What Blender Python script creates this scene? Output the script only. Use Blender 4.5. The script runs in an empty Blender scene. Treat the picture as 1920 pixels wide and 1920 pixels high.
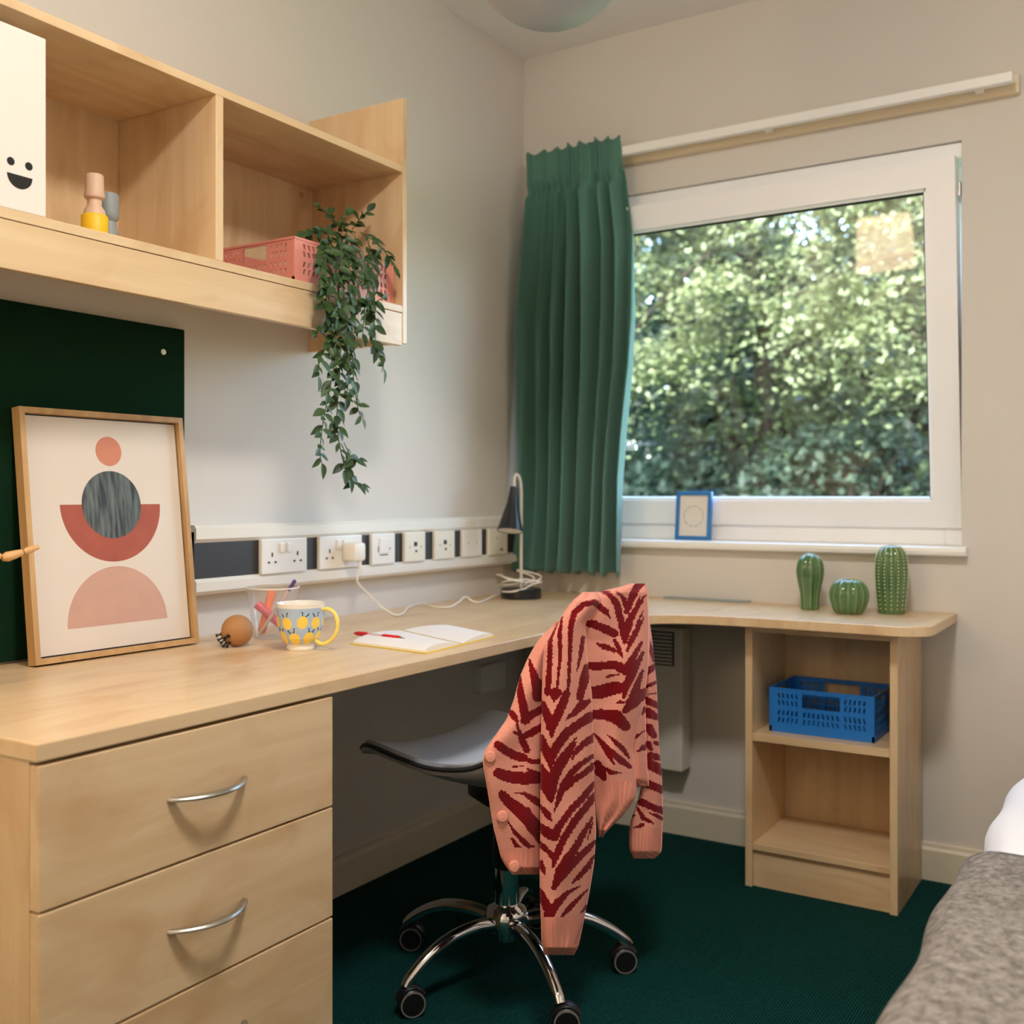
import bpy, bmesh, math, random
import numpy as np
from mathutils import Vector, Matrix

random.seed(7)
rng = np.random.default_rng(7)
SC = bpy.context.scene
COL = SC.collection
PI = math.pi

# ------------------------------------------------------------------ camera
F, CX, CY, YAW = 1982.2, 960.0, 930.0, math.radians(32.0)
FW = np.array([-math.sin(YAW), math.cos(YAW), 0.0])
RT = np.array([math.cos(YAW), math.sin(YAW), 0.0])
UP = np.array([0.0, 0.0, 1.0])
CAM = np.array([1.863, -3.0564, 1.0455])
cd = bpy.data.cameras.new('camera')
cam = bpy.data.objects.new('camera', cd)
COL.objects.link(cam)
cam.location = CAM
cam.rotation_euler = (PI / 2, 0, YAW)
cd.sensor_width = 36
cd.lens = 36 * F / 1920
cd.shift_y = (CY - 960) / 1920
cd.clip_start = 0.02
cd.dof.use_dof = True
cd.dof.focus_distance = 1.95
cd.dof.aperture_fstop = 3.5
SC.camera = cam

# ------------------------------------------------------------------ world, sun, exposure
w = bpy.data.worlds.new('world')
SC.world = w
w.use_nodes = True
nt = w.node_tree
sky = nt.nodes.new('ShaderNodeTexSky')
sky.sky_type = 'NISHITA'
sky.sun_disc = False
sky.sun_elevation = math.radians(48)
sky.sun_rotation = math.radians(200)
sky.dust_density = 2.0
nt.links.new(sky.outputs[0], nt.nodes['Background'].inputs[0])
nt.nodes['Background'].inputs[1].default_value = 2.4
sd = bpy.data.lights.new('sun', 'SUN')
sd.energy = 8.0
sd.angle = math.radians(0.6)
sd.color = (1.0, 0.95, 0.86)
sun = bpy.data.objects.new('sun', sd)
COL.objects.link(sun)
sun.rotation_euler = (math.radians(46), 0, math.radians(-38))
SC.view_settings.view_transform = 'Standard'
SC.view_settings.look = 'None'
SC.view_settings.gamma = 1.0
SC.view_settings.exposure = 0.36
SC.view_settings.use_curve_mapping = False
CY_ = SC.cycles
CY_.adaptive_threshold = 0.03
CY_.max_bounces, CY_.diffuse_bounces, CY_.glossy_bounces, CY_.transmission_bounces, CY_.transparent_max_bounces = 7, 5, 3, 4, 12
CY_.caustics_reflective = CY_.caustics_refractive = False
LAMP_CEIL, LAMP_ADDED = 96.0, 11.5     # radiance of the ceiling light and of the added floor lamp


# ------------------------------------------------------------------ pixel helpers
def ray(u, v):
    return FW + (u - CX) / F * RT + (CY - v) / F * UP


def un(u, v, ax, val):
    d = ray(u, v)
    i = 'xyz'.index(ax)
    return CAM + (val - CAM[i]) / d[i] * d


def unp(u, v, p0, n):
    d = ray(u, v)
    return CAM + ((np.array(p0) - CAM) @ n) / (d @ n) * d


# ------------------------------------------------------------------ materials
MATS = {}


def lin(r, g, b):
    f = lambda c: c / 12.92 if c <= 0.04045 else ((c + 0.055) / 1.055) ** 2.4
    return (f(r / 255), f(g / 255), f(b / 255), 1.0)


def new_mat(name):
    m = bpy.data.materials.new(name)
    m.use_nodes = True
    MATS[name] = m
    t = m.node_tree
    return m, t, t.nodes['Principled BSDF'], t.nodes['Material Output']


def nd(t, kind, **kw):
    n = t.nodes.new(kind)
    for k, v in kw.items():
        if k in n.bl_rna.properties.keys():
            setattr(n, k, v)
        else:
            n.inputs[k].default_value = v
    return n


def plain(name, rgb, rough=0.5, metal=0.0, coat=0.0, noise=0.0, nscale=8.0, bump=0.0, bscale=200.0, spec=0.5, sheen=0.0):
    m, t, b, o = new_mat(name)
    c = lin(*rgb)
    b.inputs['Roughness'].default_value = rough
    b.inputs['Metallic'].default_value = metal
    b.inputs['Coat Weight'].default_value = coat
    b.inputs['Specular IOR Level'].default_value = spec
    b.inputs['Sheen Weight'].default_value = sheen
    tc = nd(t, 'ShaderNodeTexCoord')
    nz = nd(t, 'ShaderNodeTexNoise', Scale=nscale, Detail=4.0)
    t.links.new(tc.outputs['Object'], nz.inputs['Vector'])
    mx = nd(t, 'ShaderNodeMix', data_type='RGBA')
    k = max(noise, 0.015)
    mx.inputs[6].default_value = tuple(x * (1 - k) for x in c[:3]) + (1,)
    mx.inputs[7].default_value = tuple(min(1, x * (1 + k)) for x in c[:3]) + (1,)
    t.links.new(nz.outputs['Fac'], mx.inputs[0])
    t.links.new(mx.outputs[2], b.inputs['Base Color'])
    if bump:
        n2 = nd(t, 'ShaderNodeTexNoise', Scale=bscale, Detail=3.0)
        t.links.new(tc.outputs['Object'], n2.inputs['Vector'])
        bp = nd(t, 'ShaderNodeBump', Strength=bump, Distance=0.004)
        t.links.new(n2.outputs['Fac'], bp.inputs['Height'])
        t.links.new(bp.outputs[0], b.inputs['Normal'])
    return m


def wood(name, axis, c1, c2, c3, rough=0.32):
    m, t, b, o = new_mat(name)
    b.inputs['Roughness'].default_value = rough
    tc = nd(t, 'ShaderNodeTexCoord')
    oi = nd(t, 'ShaderNodeObjectInfo')
    ad = nd(t, 'ShaderNodeVectorMath', operation='ADD')
    ml = nd(t, 'ShaderNodeVectorMath', operation='SCALE')
    ml.inputs[3].default_value = 7.3
    t.links.new(oi.outputs['Random'], ml.inputs[0])
    t.links.new(tc.outputs['Object'], ad.inputs[0])
    t.links.new(ml.outputs[0], ad.inputs[1])
    s = [26.0, 26.0, 26.0]
    s['xyz'.index(axis)] = 1.3
    mp = nd(t, 'ShaderNodeMapping')
    mp.inputs['Scale'].default_value = s
    t.links.new(ad.outputs[0], mp.inputs['Vector'])
    n1 = nd(t, 'ShaderNodeTexNoise', Scale=1.0, Detail=6.0, Roughness=0.6, Distortion=0.3)
    t.links.new(mp.outputs[0], n1.inputs['Vector'])
    s2 = [9.0, 9.0, 9.0]
    s2['xyz'.index(axis)] = 4.0
    mp2 = nd(t, 'ShaderNodeMapping')
    mp2.inputs['Scale'].default_value = s2
    t.links.new(ad.outputs[0], mp2.inputs['Vector'])
    n2 = nd(t, 'ShaderNodeTexNoise', Scale=1.0, Detail=3.0, Roughness=0.5, Distortion=1.2)
    t.links.new(mp2.outputs[0], n2.inputs['Vector'])
    r1 = nd(t, 'ShaderNodeValToRGB')
    r1.color_ramp.elements[0].position = 0.36
    r1.color_ramp.elements[0].color = lin(*c2)
    r1.color_ramp.elements[1].position = 0.62
    r1.color_ramp.elements[1].color = lin(*c1)
    t.links.new(n1.outputs['Fac'], r1.inputs[0])
    r2 = nd(t, 'ShaderNodeValToRGB')
    r2.color_ramp.elements[0].position = 0.5
    r2.color_ramp.elements[0].color = (0, 0, 0, 1)
    r2.color_ramp.elements[1].position = 0.72
    r2.color_ramp.elements[1].color = (1, 1, 1, 1)
    t.links.new(n2.outputs['Fac'], r2.inputs[0])
    k = nd(t, 'ShaderNodeMath', operation='MULTIPLY')
    k.inputs[1].default_value = 0.8
    t.links.new(r2.outputs[0], k.inputs[0])
    mx = nd(t, 'ShaderNodeMix', data_type='RGBA')
    mx.inputs[7].default_value = lin(*c3)
    t.links.new(k.outputs[0], mx.inputs[0])
    t.links.new(r1.outputs[0], mx.inputs[6])
    t.links.new(mx.outputs[2], b.inputs['Base Color'])
    return m


for ax in 'xyz':
    wood('maple_' + ax, ax, (226, 198, 158), (215, 184, 142), (203, 165, 122))
wood('oak_frame', 'z', (205, 165, 112), (188, 146, 92), (170, 128, 78), 0.5)
wood('pale_wood', 'x', (222, 176, 120), (210, 160, 104), (200, 148, 92), 0.5)
plain('wall_paint', (218, 212, 204), 0.85, noise=0.02, nscale=1.5, bump=0.08, bscale=260)
plain('ceiling_paint', (236, 234, 231), 0.9, bump=0.06, bscale=200)
plain('skirting_paint', (222, 212, 190), 0.45)
plain('white_upvc', (248, 248, 250), 0.28)
plain('white_gloss', (244, 242, 238), 0.3)
plain('cream_paint', (232, 214, 184), 0.4)
plain('rubber_black', (18, 18, 18), 0.6)
plain('pin_felt', (16, 46, 28), 0.95, noise=0.25, nscale=300, bump=0.4, bscale=600, spec=0.1)
plain('steel', (190, 186, 178), 0.28, metal=1.0)
plain('chrome', (215, 215, 218), 0.06, metal=1.0)
plain('trunk_white', (234, 229, 218), 0.35)
plain('trunk_dark', (52, 50, 50), 0.6)
plain('plate_white', (240, 237, 230), 0.25)
plain('plate_cream', (240, 234, 216), 0.3)
plain('slot_dark', (40, 38, 38), 0.6)
plain('cable_white', (238, 232, 218), 0.45)
plain('lamp_black', (28, 28, 31), 0.3)
plain('lamp_inner', (238, 236, 230), 0.5)
plain('lamp_stem', (214, 206, 192), 0.3)
plain('box_card', (230, 222, 212), 0.7)
plain('ink_black', (26, 22, 18), 0.8)
plain('figure_pink', (214, 178, 150), 0.5)
plain('figure_yellow', (240, 190, 30), 0.5)
plain('figure_grey', (140, 148, 146), 0.55)
plain('crate_pink', (226, 144, 130), 0.45)
plain('crate_blue', (30, 118, 204), 0.4)
plain('cushion_grey', (214, 220, 228), 0.35, bump=0.08, bscale=300)
plain('shell_grey', (168, 163, 166), 0.42)
plain('shell_rim', (48, 46, 46), 0.5)
plain('castor_black', (20, 20, 21), 0.38)
plain('castor_ring', (122, 118, 114), 0.5)
plain('print_paper', (224, 212, 198), 0.8)
plain('print_coral', (208, 134, 108), 0.85, noise=0.12, nscale=25)
plain('print_rust', (168, 88, 72), 0.85, noise=0.2, nscale=22)
plain('print_blush', (202, 160, 142), 0.85, noise=0.1, nscale=22)
plain('mug_blue', (170, 194, 222), 0.14, coat=0.3)
plain('mug_white', (238, 234, 226), 0.14, coat=0.3)
plain('mug_yellow', (248, 224, 112), 0.18, coat=0.3)
plain('mug_lemon', (248, 214, 90), 0.18, coat=0.3)
plain('mug_leaf', (40, 62, 70), 0.2, coat=0.3)
plain('pen_orange', (250, 128, 84), 0.3)
plain('pen_pink', (226, 96, 120), 0.3)
plain('pen_purple', (84, 58, 126), 0.3)
plain('cork_ball', (176, 126, 78), 0.6, noise=0.08, nscale=30)
plain('pin_black', (16, 16, 16), 0.35)
plain('page_white', (240, 236, 234), 0.8)
plain('cover_yellow', (236, 204, 60), 0.6)
plain('page_pink', (214, 120, 140), 0.8)
plain('pen_red', (206, 28, 34), 0.28)
plain('pen_clear', (206, 178, 172), 0.2)
plain('frame_blue', (36, 120, 190), 0.4)
plain('blue_grey', (150, 165, 172), 0.4)
plain('heater_white', (226, 220, 208), 0.4)
plain('shade_opal', (176, 180, 188), 0.45)
plain('brass', (180, 150, 90), 0.3, metal=1.0)
plain('duvet_white', (240, 240, 244), 0.85, bump=0.12, bscale=60, sheen=0.2)
plain('divan_grey', (110, 106, 100), 0.9, noise=0.1, nscale=200)
plain('bark', (58, 48, 40), 0.9, noise=0.3, nscale=14, bump=0.6, bscale=30)
plain('grass', (78, 104, 46), 0.95, noise=0.35, nscale=3)
plain('stem_green', (70, 92, 52), 0.6)
plain('door_white', (232, 230, 224), 0.4)
plain('plastic_lilac', (168, 172, 196), 0.4)


def curtain_mat():
    m, t, b, o = new_mat('curtain_green')
    b.inputs['Roughness'].default_value = 0.8
    b.inputs['Sheen Weight'].default_value = 0.25
    tc = nd(t, 'ShaderNodeTexCoord')
    nz = nd(t, 'ShaderNodeTexNoise', Scale=420.0, Detail=2.0)
    t.links.new(tc.outputs['Object'], nz.inputs['Vector'])
    mx = nd(t, 'ShaderNodeMix', data_type='RGBA')
    mx.inputs[6].default_value = lin(78, 126, 112)
    mx.inputs[7].default_value = lin(92, 140, 126)
    t.links.new(nz.outputs['Fac'], mx.inputs[0])
    t.links.new(mx.outputs[2], b.inputs['Base Color'])
    tr = nd(t, 'ShaderNodeBsdfTranslucent')
    tr.inputs[0].default_value = lin(60, 130, 105)
    ms = nd(t, 'ShaderNodeMixShader')
    ms.inputs[0].default_value = 0.12
    t.links.new(b.outputs[0], ms.inputs[1])
    t.links.new(tr.outputs[0], ms.inputs[2])
    t.links.new(ms.outputs[0], o.inputs[0])


def carpet_mat():
    m, t, b, o = new_mat('carpet_green')
    b.inputs['Roughness'].default_value = 1.0
    b.inputs['Specular IOR Level'].default_value = 0.1
    tc = nd(t, 'ShaderNodeTexCoord')
    wv = nd(t, 'ShaderNodeTexWave', Scale=55.0, Distortion=1.2, Detail=2.0)
    wv.bands_direction = 'X'
    t.links.new(tc.outputs['Object'], wv.inputs['Vector'])
    nz = nd(t, 'ShaderNodeTexNoise', Scale=170.0, Detail=4.0)
    t.links.new(tc.outputs['Object'], nz.inputs['Vector'])
    a = nd(t, 'ShaderNodeMath', operation='MULTIPLY')
    t.links.new(wv.outputs['Fac'], a.inputs[0])
    t.links.new(nz.outputs['Fac'], a.inputs[1])
    mx = nd(t, 'ShaderNodeMix', data_type='RGBA')
    mx.inputs[6].default_value = lin(4, 34, 32)
    mx.inputs[7].default_value = lin(26, 98, 92)
    t.links.new(a.outputs[0], mx.inputs[0])
    t.links.new(mx.outputs[2], b.inputs['Base Color'])
    bp = nd(t, 'ShaderNodeBump', Strength=0.7, Distance=0.006)
    t.links.new(a.outputs[0], bp.inputs['Height'])
    t.links.new(bp.outputs[0], b.inputs['Normal'])


def knit_mat(name, rgb, bands='Z', sc=140.0):
    m, t, b, o = new_mat(name)
    b.inputs['Roughness'].default_value = 0.95
    b.inputs['Specular IOR Level'].default_value = 0.15
    b.inputs['Sheen Weight'].default_value = 0.12
    b.inputs['Base Color'].default_value = lin(*rgb)
    tc = nd(t, 'ShaderNodeTexCoord')
    wv = nd(t, 'ShaderNodeTexWave', Scale=sc, Distortion=2.5 if bands == 'Z' else 0.4, Detail=1.0)
    wv.inputs['Detail Scale'].default_value = 4.0
    wv.bands_direction = bands
    t.links.new(tc.outputs['Object'], wv.inputs['Vector'])
    nz = nd(t, 'ShaderNodeTexNoise', Scale=500.0, Detail=2.0)
    t.links.new(tc.outputs['Object'], nz.inputs['Vector'])
    mx = nd(t, 'ShaderNodeMix', data_type='RGBA')
    c = lin(*rgb)
    mx.inputs[6].default_value = tuple(x * 0.84 for x in c[:3]) + (1,)
    mx.inputs[7].default_value = tuple(min(1, x * 1.12) for x in c[:3]) + (1,)
    t.links.new(nz.outputs['Fac'], mx.inputs[0])
    t.links.new(mx.outputs[2], b.inputs['Base Color'])
    bp = nd(t, 'ShaderNodeBump', Strength=0.35, Distance=0.003)
    t.links.new(wv.outputs['Fac'], bp.inputs['Height'])
    t.links.new(bp.outputs[0], b.inputs['Normal'])


def blanket_mat():
    m, t, b, o = new_mat('blanket_wool')
    b.inputs['Roughness'].default_value = 1.0
    b.inputs['Specular IOR Level'].default_value = 0.1
    tc = nd(t, 'ShaderNodeTexCoord')
    nz = nd(t, 'ShaderNodeTexNoise', Scale=75.0, Detail=5.0, Roughness=0.75)
    t.links.new(tc.outputs['Object'], nz.inputs['Vector'])
    r = nd(t, 'ShaderNodeValToRGB')
    r.color_ramp.elements[0].position = 0.3
    r.color_ramp.elements[0].color = lin(88, 82, 77)
    r.color_ramp.elements[1].position = 0.72
    r.color_ramp.elements[1].color = lin(178, 170, 163)
    t.links.new(nz.outputs['Fac'], r.inputs[0])
    t.links.new(r.outputs[0], b.inputs['Base Color'])
    bp = nd(t, 'ShaderNodeBump', Strength=0.8, Distance=0.005)
    t.links.new(nz.outputs['Fac'], bp.inputs['Height'])
    t.links.new(bp.outputs[0], b.inputs['Normal'])


def clear_mat(name, tint, refl, milk=0.0):
    m, t, b, o = new_mat(name)
    t.nodes.remove(b)
    tr = nd(t, 'ShaderNodeBsdfTransparent')
    tr.inputs[0].default_value = tint
    gl = nd(t, 'ShaderNodeBsdfGlossy', Roughness=0.02)
    fr = nd(t, 'ShaderNodeLayerWeight', Blend=0.5)
    pw = nd(t, 'ShaderNodeMath', operation='POWER')
    pw.inputs[1].default_value = 5.0
    t.links.new(fr.outputs['Facing'], pw.inputs[0])
    k = nd(t, 'ShaderNodeMath', operation='MULTIPLY_ADD')
    k.inputs[1].default_value = 0.9 * refl
    k.inputs[2].default_value = 0.04 * refl
    t.links.new(pw.outputs[0], k.inputs[0])
    ms = nd(t, 'ShaderNodeMixShader')
    t.links.new(k.outputs[0], ms.inputs[0])
    t.links.new(tr.outputs[0], ms.inputs[1])
    t.links.new(gl.outputs[0], ms.inputs[2])
    if milk:
        df = nd(t, 'ShaderNodeBsdfDiffuse')
        df.inputs[0].default_value = (0.85, 0.82, 0.8, 1)
        m2 = nd(t, 'ShaderNodeMixShader')
        m2.inputs[0].default_value = milk
        t.links.new(ms.outputs[0], m2.inputs[1])
        t.links.new(df.outputs[0], m2.inputs[2])
        ms = m2
    t.links.new(ms.outputs[0], o.inputs[0])


def leaf_mat(name, c1, c2, trans, rough=0.5):
    m, t, b, o = new_mat(name)
    b.inputs['Roughness'].default_value = rough
    tc = nd(t, 'ShaderNodeTexCoord')
    nz = nd(t, 'ShaderNodeTexNoise', Scale=3.0 if trans else 40.0, Detail=3.0)
    t.links.new(tc.outputs['Object'], nz.inputs['Vector'])
    oi = nd(t, 'ShaderNodeObjectInfo')
    av = nd(t, 'ShaderNodeMath', operation='ADD')
    t.links.new(nz.outputs['Fac'], av.inputs[0])
    t.links.new(oi.outputs['Random'], av.inputs[1])
    hf = nd(t, 'ShaderNodeMath', operation='MULTIPLY')
    hf.inputs[1].default_value = 0.5
    t.links.new(av.outputs[0], hf.inputs[0])
    mx = nd(t, 'ShaderNodeMix', data_type='RGBA')
    mx.inputs[6].default_value = lin(*c1)
    mx.inputs[7].default_value = lin(*c2)
    t.links.new(hf.outputs[0], mx.inputs[0])
    t.links.new(mx.outputs[2], b.inputs['Base Color'])
    if trans:
        tr = nd(t, 'ShaderNodeBsdfTranslucent')
        t.links.new(mx.outputs[2], tr.inputs[0])
        ms = nd(t, 'ShaderNodeMixShader')
        ms.inputs[0].default_value = trans
        t.links.new(b.outputs[0], ms.inputs[1])
        t.links.new(tr.outputs[0], ms.inputs[2])
        t.links.new(ms.outputs[0], o.inputs[0])


def glow(name, rgb, strength):
    m, t, b, o = new_mat(name)
    b.inputs['Base Color'].default_value = lin(230, 228, 222)
    b.inputs['Emission Color'].default_value = lin(*rgb)
    b.inputs['Emission Strength'].default_value = strength


def slate_mat():
    m, t, b, o = new_mat('print_slate')
    b.inputs['Roughness'].default_value = 0.85
    tc = nd(t, 'ShaderNodeTexCoord')
    mp = nd(t, 'ShaderNodeMapping')
    mp.inputs['Scale'].default_value = (60, 130, 14)
    t.links.new(tc.outputs['Object'], mp.inputs['Vector'])
    nz = nd(t, 'ShaderNodeTexNoise', Scale=1.0, Detail=5.0)
    t.links.new(mp.outputs[0], nz.inputs['Vector'])
    r = nd(t, 'ShaderNodeValToRGB')
    r.color_ramp.elements[0].position = 0.35
    r.color_ramp.elements[0].color = lin(56, 62, 68)
    r.color_ramp.elements[1].position = 0.68
    r.color_ramp.elements[1].color = lin(112, 122, 120)
    t.links.new(nz.outputs['Fac'], r.inputs[0])
    t.links.new(r.outputs[0], b.inputs['Base Color'])


curtain_mat(); carpet_mat(); blanket_mat(); slate_mat()
knit_mat('knit_pink', (238, 160, 140)); knit_mat('knit_red', (124, 6, 16)); knit_mat('knit_rib', (234, 150, 128), 'X', 75.0)
clear_mat('window_glass', (0.96, 0.98, 0.97, 1), 0.8)
clear_mat('clear_plastic', (0.95, 0.94, 0.93, 1), 1.0, 0.14)
leaf_mat('plant_leaf', (20, 42, 20), (62, 94, 40), 0, 0.5)
leaf_mat('tree_leaf_lit', (80, 92, 62), (138, 146, 102), 0.3)  # leaf tones stepped by light; this one painted as sunlit highlight
leaf_mat('tree_leaf_mid', (56, 72, 46), (92, 108, 70), 0.25)
leaf_mat('tree_leaf_shade', (44, 60, 50), (66, 84, 66), 0.2)  # shade of the low and far foliage put into the leaf colour
glow('glow_ceiling', (255, 250, 244), LAMP_CEIL)
glow('glow_added_lamp', (255, 224, 182), LAMP_ADDED)

# ------------------------------------------------------------------ object helpers
ORG = {}


def props(o, label=None, cat=None, group=None, kind=None):
    if label: o['label'] = label
    if cat: o['category'] = cat
    if group: o['group'] = group
    if kind: o['kind'] = kind
    return o


def thing(name, loc, label, cat, group=None):
    o = bpy.data.objects.new(name, None)
    COL.objects.link(o)
    o.empty_display_size = 0.05
    o.location = loc
    ORG[o.name] = np.array(loc, float)
    return props(o, label, cat, group)


def obj(name, verts, faces, mat, parent=None, smooth=False, loc=None, sharp=None):
    """one mesh object, vertices given in world metres"""
    v = np.array(verts, float).reshape(-1, 3)
    if parent is not None:
        org = ORG[parent.name]
    elif loc is not None:
        org = np.array(loc, float)
    else:
        lo, hi = v.min(0), v.max(0)
        org = np.array([(lo[0] + hi[0]) / 2, (lo[1] + hi[1]) / 2, lo[2]])
    me = bpy.data.meshes.new(name)
    me.from_pydata((v - org).tolist(), [], [tuple(f) for f in faces])
    ms = mat if isinstance(mat, (list, tuple)) else [mat]
    for q in ms:
        me.materials.append(MATS[q])
    bm = bmesh.new(); bm.from_mesh(me)
    bmesh.ops.recalc_face_normals(bm, faces=bm.faces)
    bm.to_mesh(me); bm.free()
    if smooth:
        me.polygons.foreach_set('use_smooth', [True] * len(me.polygons))
        if sharp:
            me.set_sharp_from_angle(angle=math.radians(sharp))
    o = bpy.data.objects.new(name, me)
    COL.objects.link(o)
    ORG[o.name] = org
    if parent is not None:
        o.parent = parent
    else:
        o.location = org
    return o


class MB:
    def __init__(s): s.v = []; s.f = []

    def add(s, v, f):
        n = len(s.v)
        s.v += [tuple(map(float, p)) for p in v]
        s.f += [tuple(i + n for i in q) for q in f]
        return s

    def build(s, name, mat, parent=None, smooth=False, sharp=None, loc=None):
        return obj(name, s.v, s.f, mat, parent, smooth, loc, sharp)


def box_vf(x0, x1, y0, y1, z0, z1, bev=0.0):
    bm = bmesh.new()
    vs = [bm.verts.new((x, y, z)) for x in (x0, x1) for y in (y0, y1) for z in (z0, z1)]
    for q in ((0, 1, 3, 2), (4, 6, 7, 5), (0, 4, 5, 1), (2, 3, 7, 6), (0, 2, 6, 4), (1, 5, 7, 3)):
        bm.faces.new([vs[i] for i in q])
    if bev:
        bmesh.ops.recalc_face_normals(bm, faces=bm.faces)
        bmesh.ops.bevel(bm, geom=list(bm.edges), offset=bev, segments=2, profile=0.5, affect='EDGES')
    bm.verts.index_update()
    v = [tuple(p.co) for p in bm.verts]
    f = [tuple(p.index for p in q.verts) for q in bm.faces]
    bm.free()
    return v, f


def box(name, x0, x1, y0, y1, z0, z1, mat, parent=None, bev=0.0):
    v, f = box_vf(x0, x1, y0, y1, z0, z1, bev)
    return obj(name, v, f, mat, parent)


def frame_of(d):
    d = np.array(d, float); d /= np.linalg.norm(d)
    a = np.array([0, 0, 1.0]) if abs(d[2]) < 0.9 else np.array([1.0, 0, 0])
    s = np.cross(d, a); s /= np.linalg.norm(s)
    return s, np.cross(s, d), d


def lathe_vf(prof, base=(0, 0, 0), axis=(0, 0, 1), seg=24, cap=True, squash=None):
    s, u, d = frame_of(axis)
    base = np.array(base, float)
    v, f = [], []
    for r, h in prof:
        for k in range(seg):
            a = 2 * PI * k / seg
            rr = r * (squash(a, h) if squash else 1)
            v.append(base + d * h + (s * math.cos(a) + u * math.sin(a)) * rr)
    n = len(prof)
    for i in range(n - 1):
        for k in range(seg):
            k2 = (k + 1) % seg
            f.append((i * seg + k, i * seg + k2, (i + 1) * seg + k2, (i + 1) * seg + k))
    if cap:
        if prof[0][0] > 1e-5: f.append(tuple(reversed(range(seg))))
        if prof[-1][0] > 1e-5: f.append(tuple((n - 1) * seg + k for k in range(seg)))
    return v, f


def lathe(name, prof, base, mat, parent=None, axis=(0, 0, 1), seg=24, cap=True, sharp=40, squash=None):
    v, f = lathe_vf(prof, base, axis, seg, cap, squash)
    return obj(name, v, f, mat, parent, True, None, sharp)


def catmull(pts, n=8):
    p = [np.array(q, float) for q in pts]
    p = [2 * p[0] - p[1]] + p + [2 * p[-1] - p[-2]]
    out = []
    for i in range(1, len(p) - 2):
        for k in range(n):
            t = k / n
            a, b, c, d = p[i - 1], p[i], p[i + 1], p[i + 2]
            out.append(0.5 * (2 * b + (c - a) * t + (2 * a - 5 * b + 4 * c - d) * t * t + (3 * b - a - 3 * c + d) * t ** 3))
    out.append(p[-2])
    return out


def tube_vf(pts, rad, seg=10, flat=1.0, upv=None):
    P = [np.array(q, float) for q in pts]
    v, f = [], []
    n = len(P)
    side = None
    for i, p in enumerate(P):
        d = P[min(i + 1, n - 1)] - P[max(i - 1, 0)]
        d = d / (np.linalg.norm(d) + 1e-9)
        if upv is not None:
            s = np.cross(d, np.array(upv, float))
        elif side is None:
            s = frame_of(d)[0]
        else:
            s = side - d * (side @ d)
        s = s / (np.linalg.norm(s) + 1e-9)
        side = s
        u = np.cross(s, d)
        r = rad[i] if hasattr(rad, '__len__') else rad
        for k in range(seg):
            a = 2 * PI * k / seg
            v.append(p + (s * math.cos(a) + u * math.sin(a) * flat) * r)
    for i in range(n - 1):
        for k in range(seg):
            k2 = (k + 1) % seg
            f.append((i * seg + k, i * seg + k2, (i + 1) * seg + k2, (i + 1) * seg + k))
    f.append(tuple(reversed(range(seg))))
    f.append(tuple((n - 1) * seg + k for k in range(seg)))
    return v, f


def tube(name, pts, rad, mat, parent=None, seg=10, flat=1.0, upv=None):
    v, f = tube_vf(pts, rad, seg, flat, upv)
    return obj(name, v, f, mat, parent, True, None, 50)


def prism_vf(poly, o, ex, ey, ez, t0, t1):
    """polygon in the plane (ex, ey) at o, from t0 to t1 along ez"""
    o, ex, ey, ez = (np.array(q, float) for q in (o, ex, ey, ez))
    n = len(poly)
    v = [o + ex * a + ey * b + ez * t0 for a, b in poly] + [o + ex * a + ey * b + ez * t1 for a, b in poly]
    f = [tuple(range(n)), tuple(reversed(range(n, 2 * n)))]
    f += [(i, (i + 1) % n, n + (i + 1) % n, n + i) for i in range(n)]
    return v, f


def struct(o):
    o['kind'] = 'structure'
    return o


# ================================================================== ROOM
H = 2.5226
XR, YR = 2.52, -4.05
WX0, WX1, WZ0, WZ1 = 0.16, 1.381, 0.905, 2.005      # window opening
struct(box('floor', -0.25, XR + 0.1, YR - 0.1, 0.25, -0.12, 0.0, 'carpet_green'))
struct(box('ceiling', -0.25, XR + 0.1, YR - 0.1, 0.25, H, H + 0.15, 'ceiling_paint'))
struct(box('wall_left', -0.25, 0.0, YR - 0.1, 0.25, 0.0, H, 'wall_paint'))
struct(box('wall_right', XR, XR + 0.1, YR - 0.1, 0.25, 0.0, H, 'wall_paint'))
struct(box('wall_rear', 0.0, XR, YR - 0.1, YR, 0.0, H, 'wall_paint'))
m = MB()
for a in ((0, WX0, 0, H), (WX1, XR, 0, H), (WX0, WX1, 0, WZ0), (WX0, WX1, WZ1, H)):
    m.add(*box_vf(a[0], a[1], 0.0, 0.25, a[2], a[3]))
struct(m.build('wall_window', 'wall_paint'))


def skirt(name, axis, a, b, off, sgn):
    prof = [(0, 0), (0.016, 0), (0.016, 0.082), (0.011, 0.09), (0.010, 0.098), (0, 0.1)]
    if axis == 'y':
        v, f = prism_vf([(p[0] * sgn, p[1]) for p in prof], (off, 0, 0), (1, 0, 0), (0, 0, 1), (0, 1, 0), a, b)
    else:
        v, f = prism_vf([(p[0] * sgn, p[1]) for p in prof], (0, off, 0), (0, 1, 0), (0, 0, 1), (1, 0, 0), a, b)
    struct(obj(name, v, f, 'skirting_paint'))


skirt('baseboard_left', 'y', YR, 0.0, 0.0, 1)
skirt('baseboard_window', 'x', 0.016, XR, 0.0, -1)
skirt('baseboard_right', 'y', YR, -0.016, XR, -1)

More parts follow.
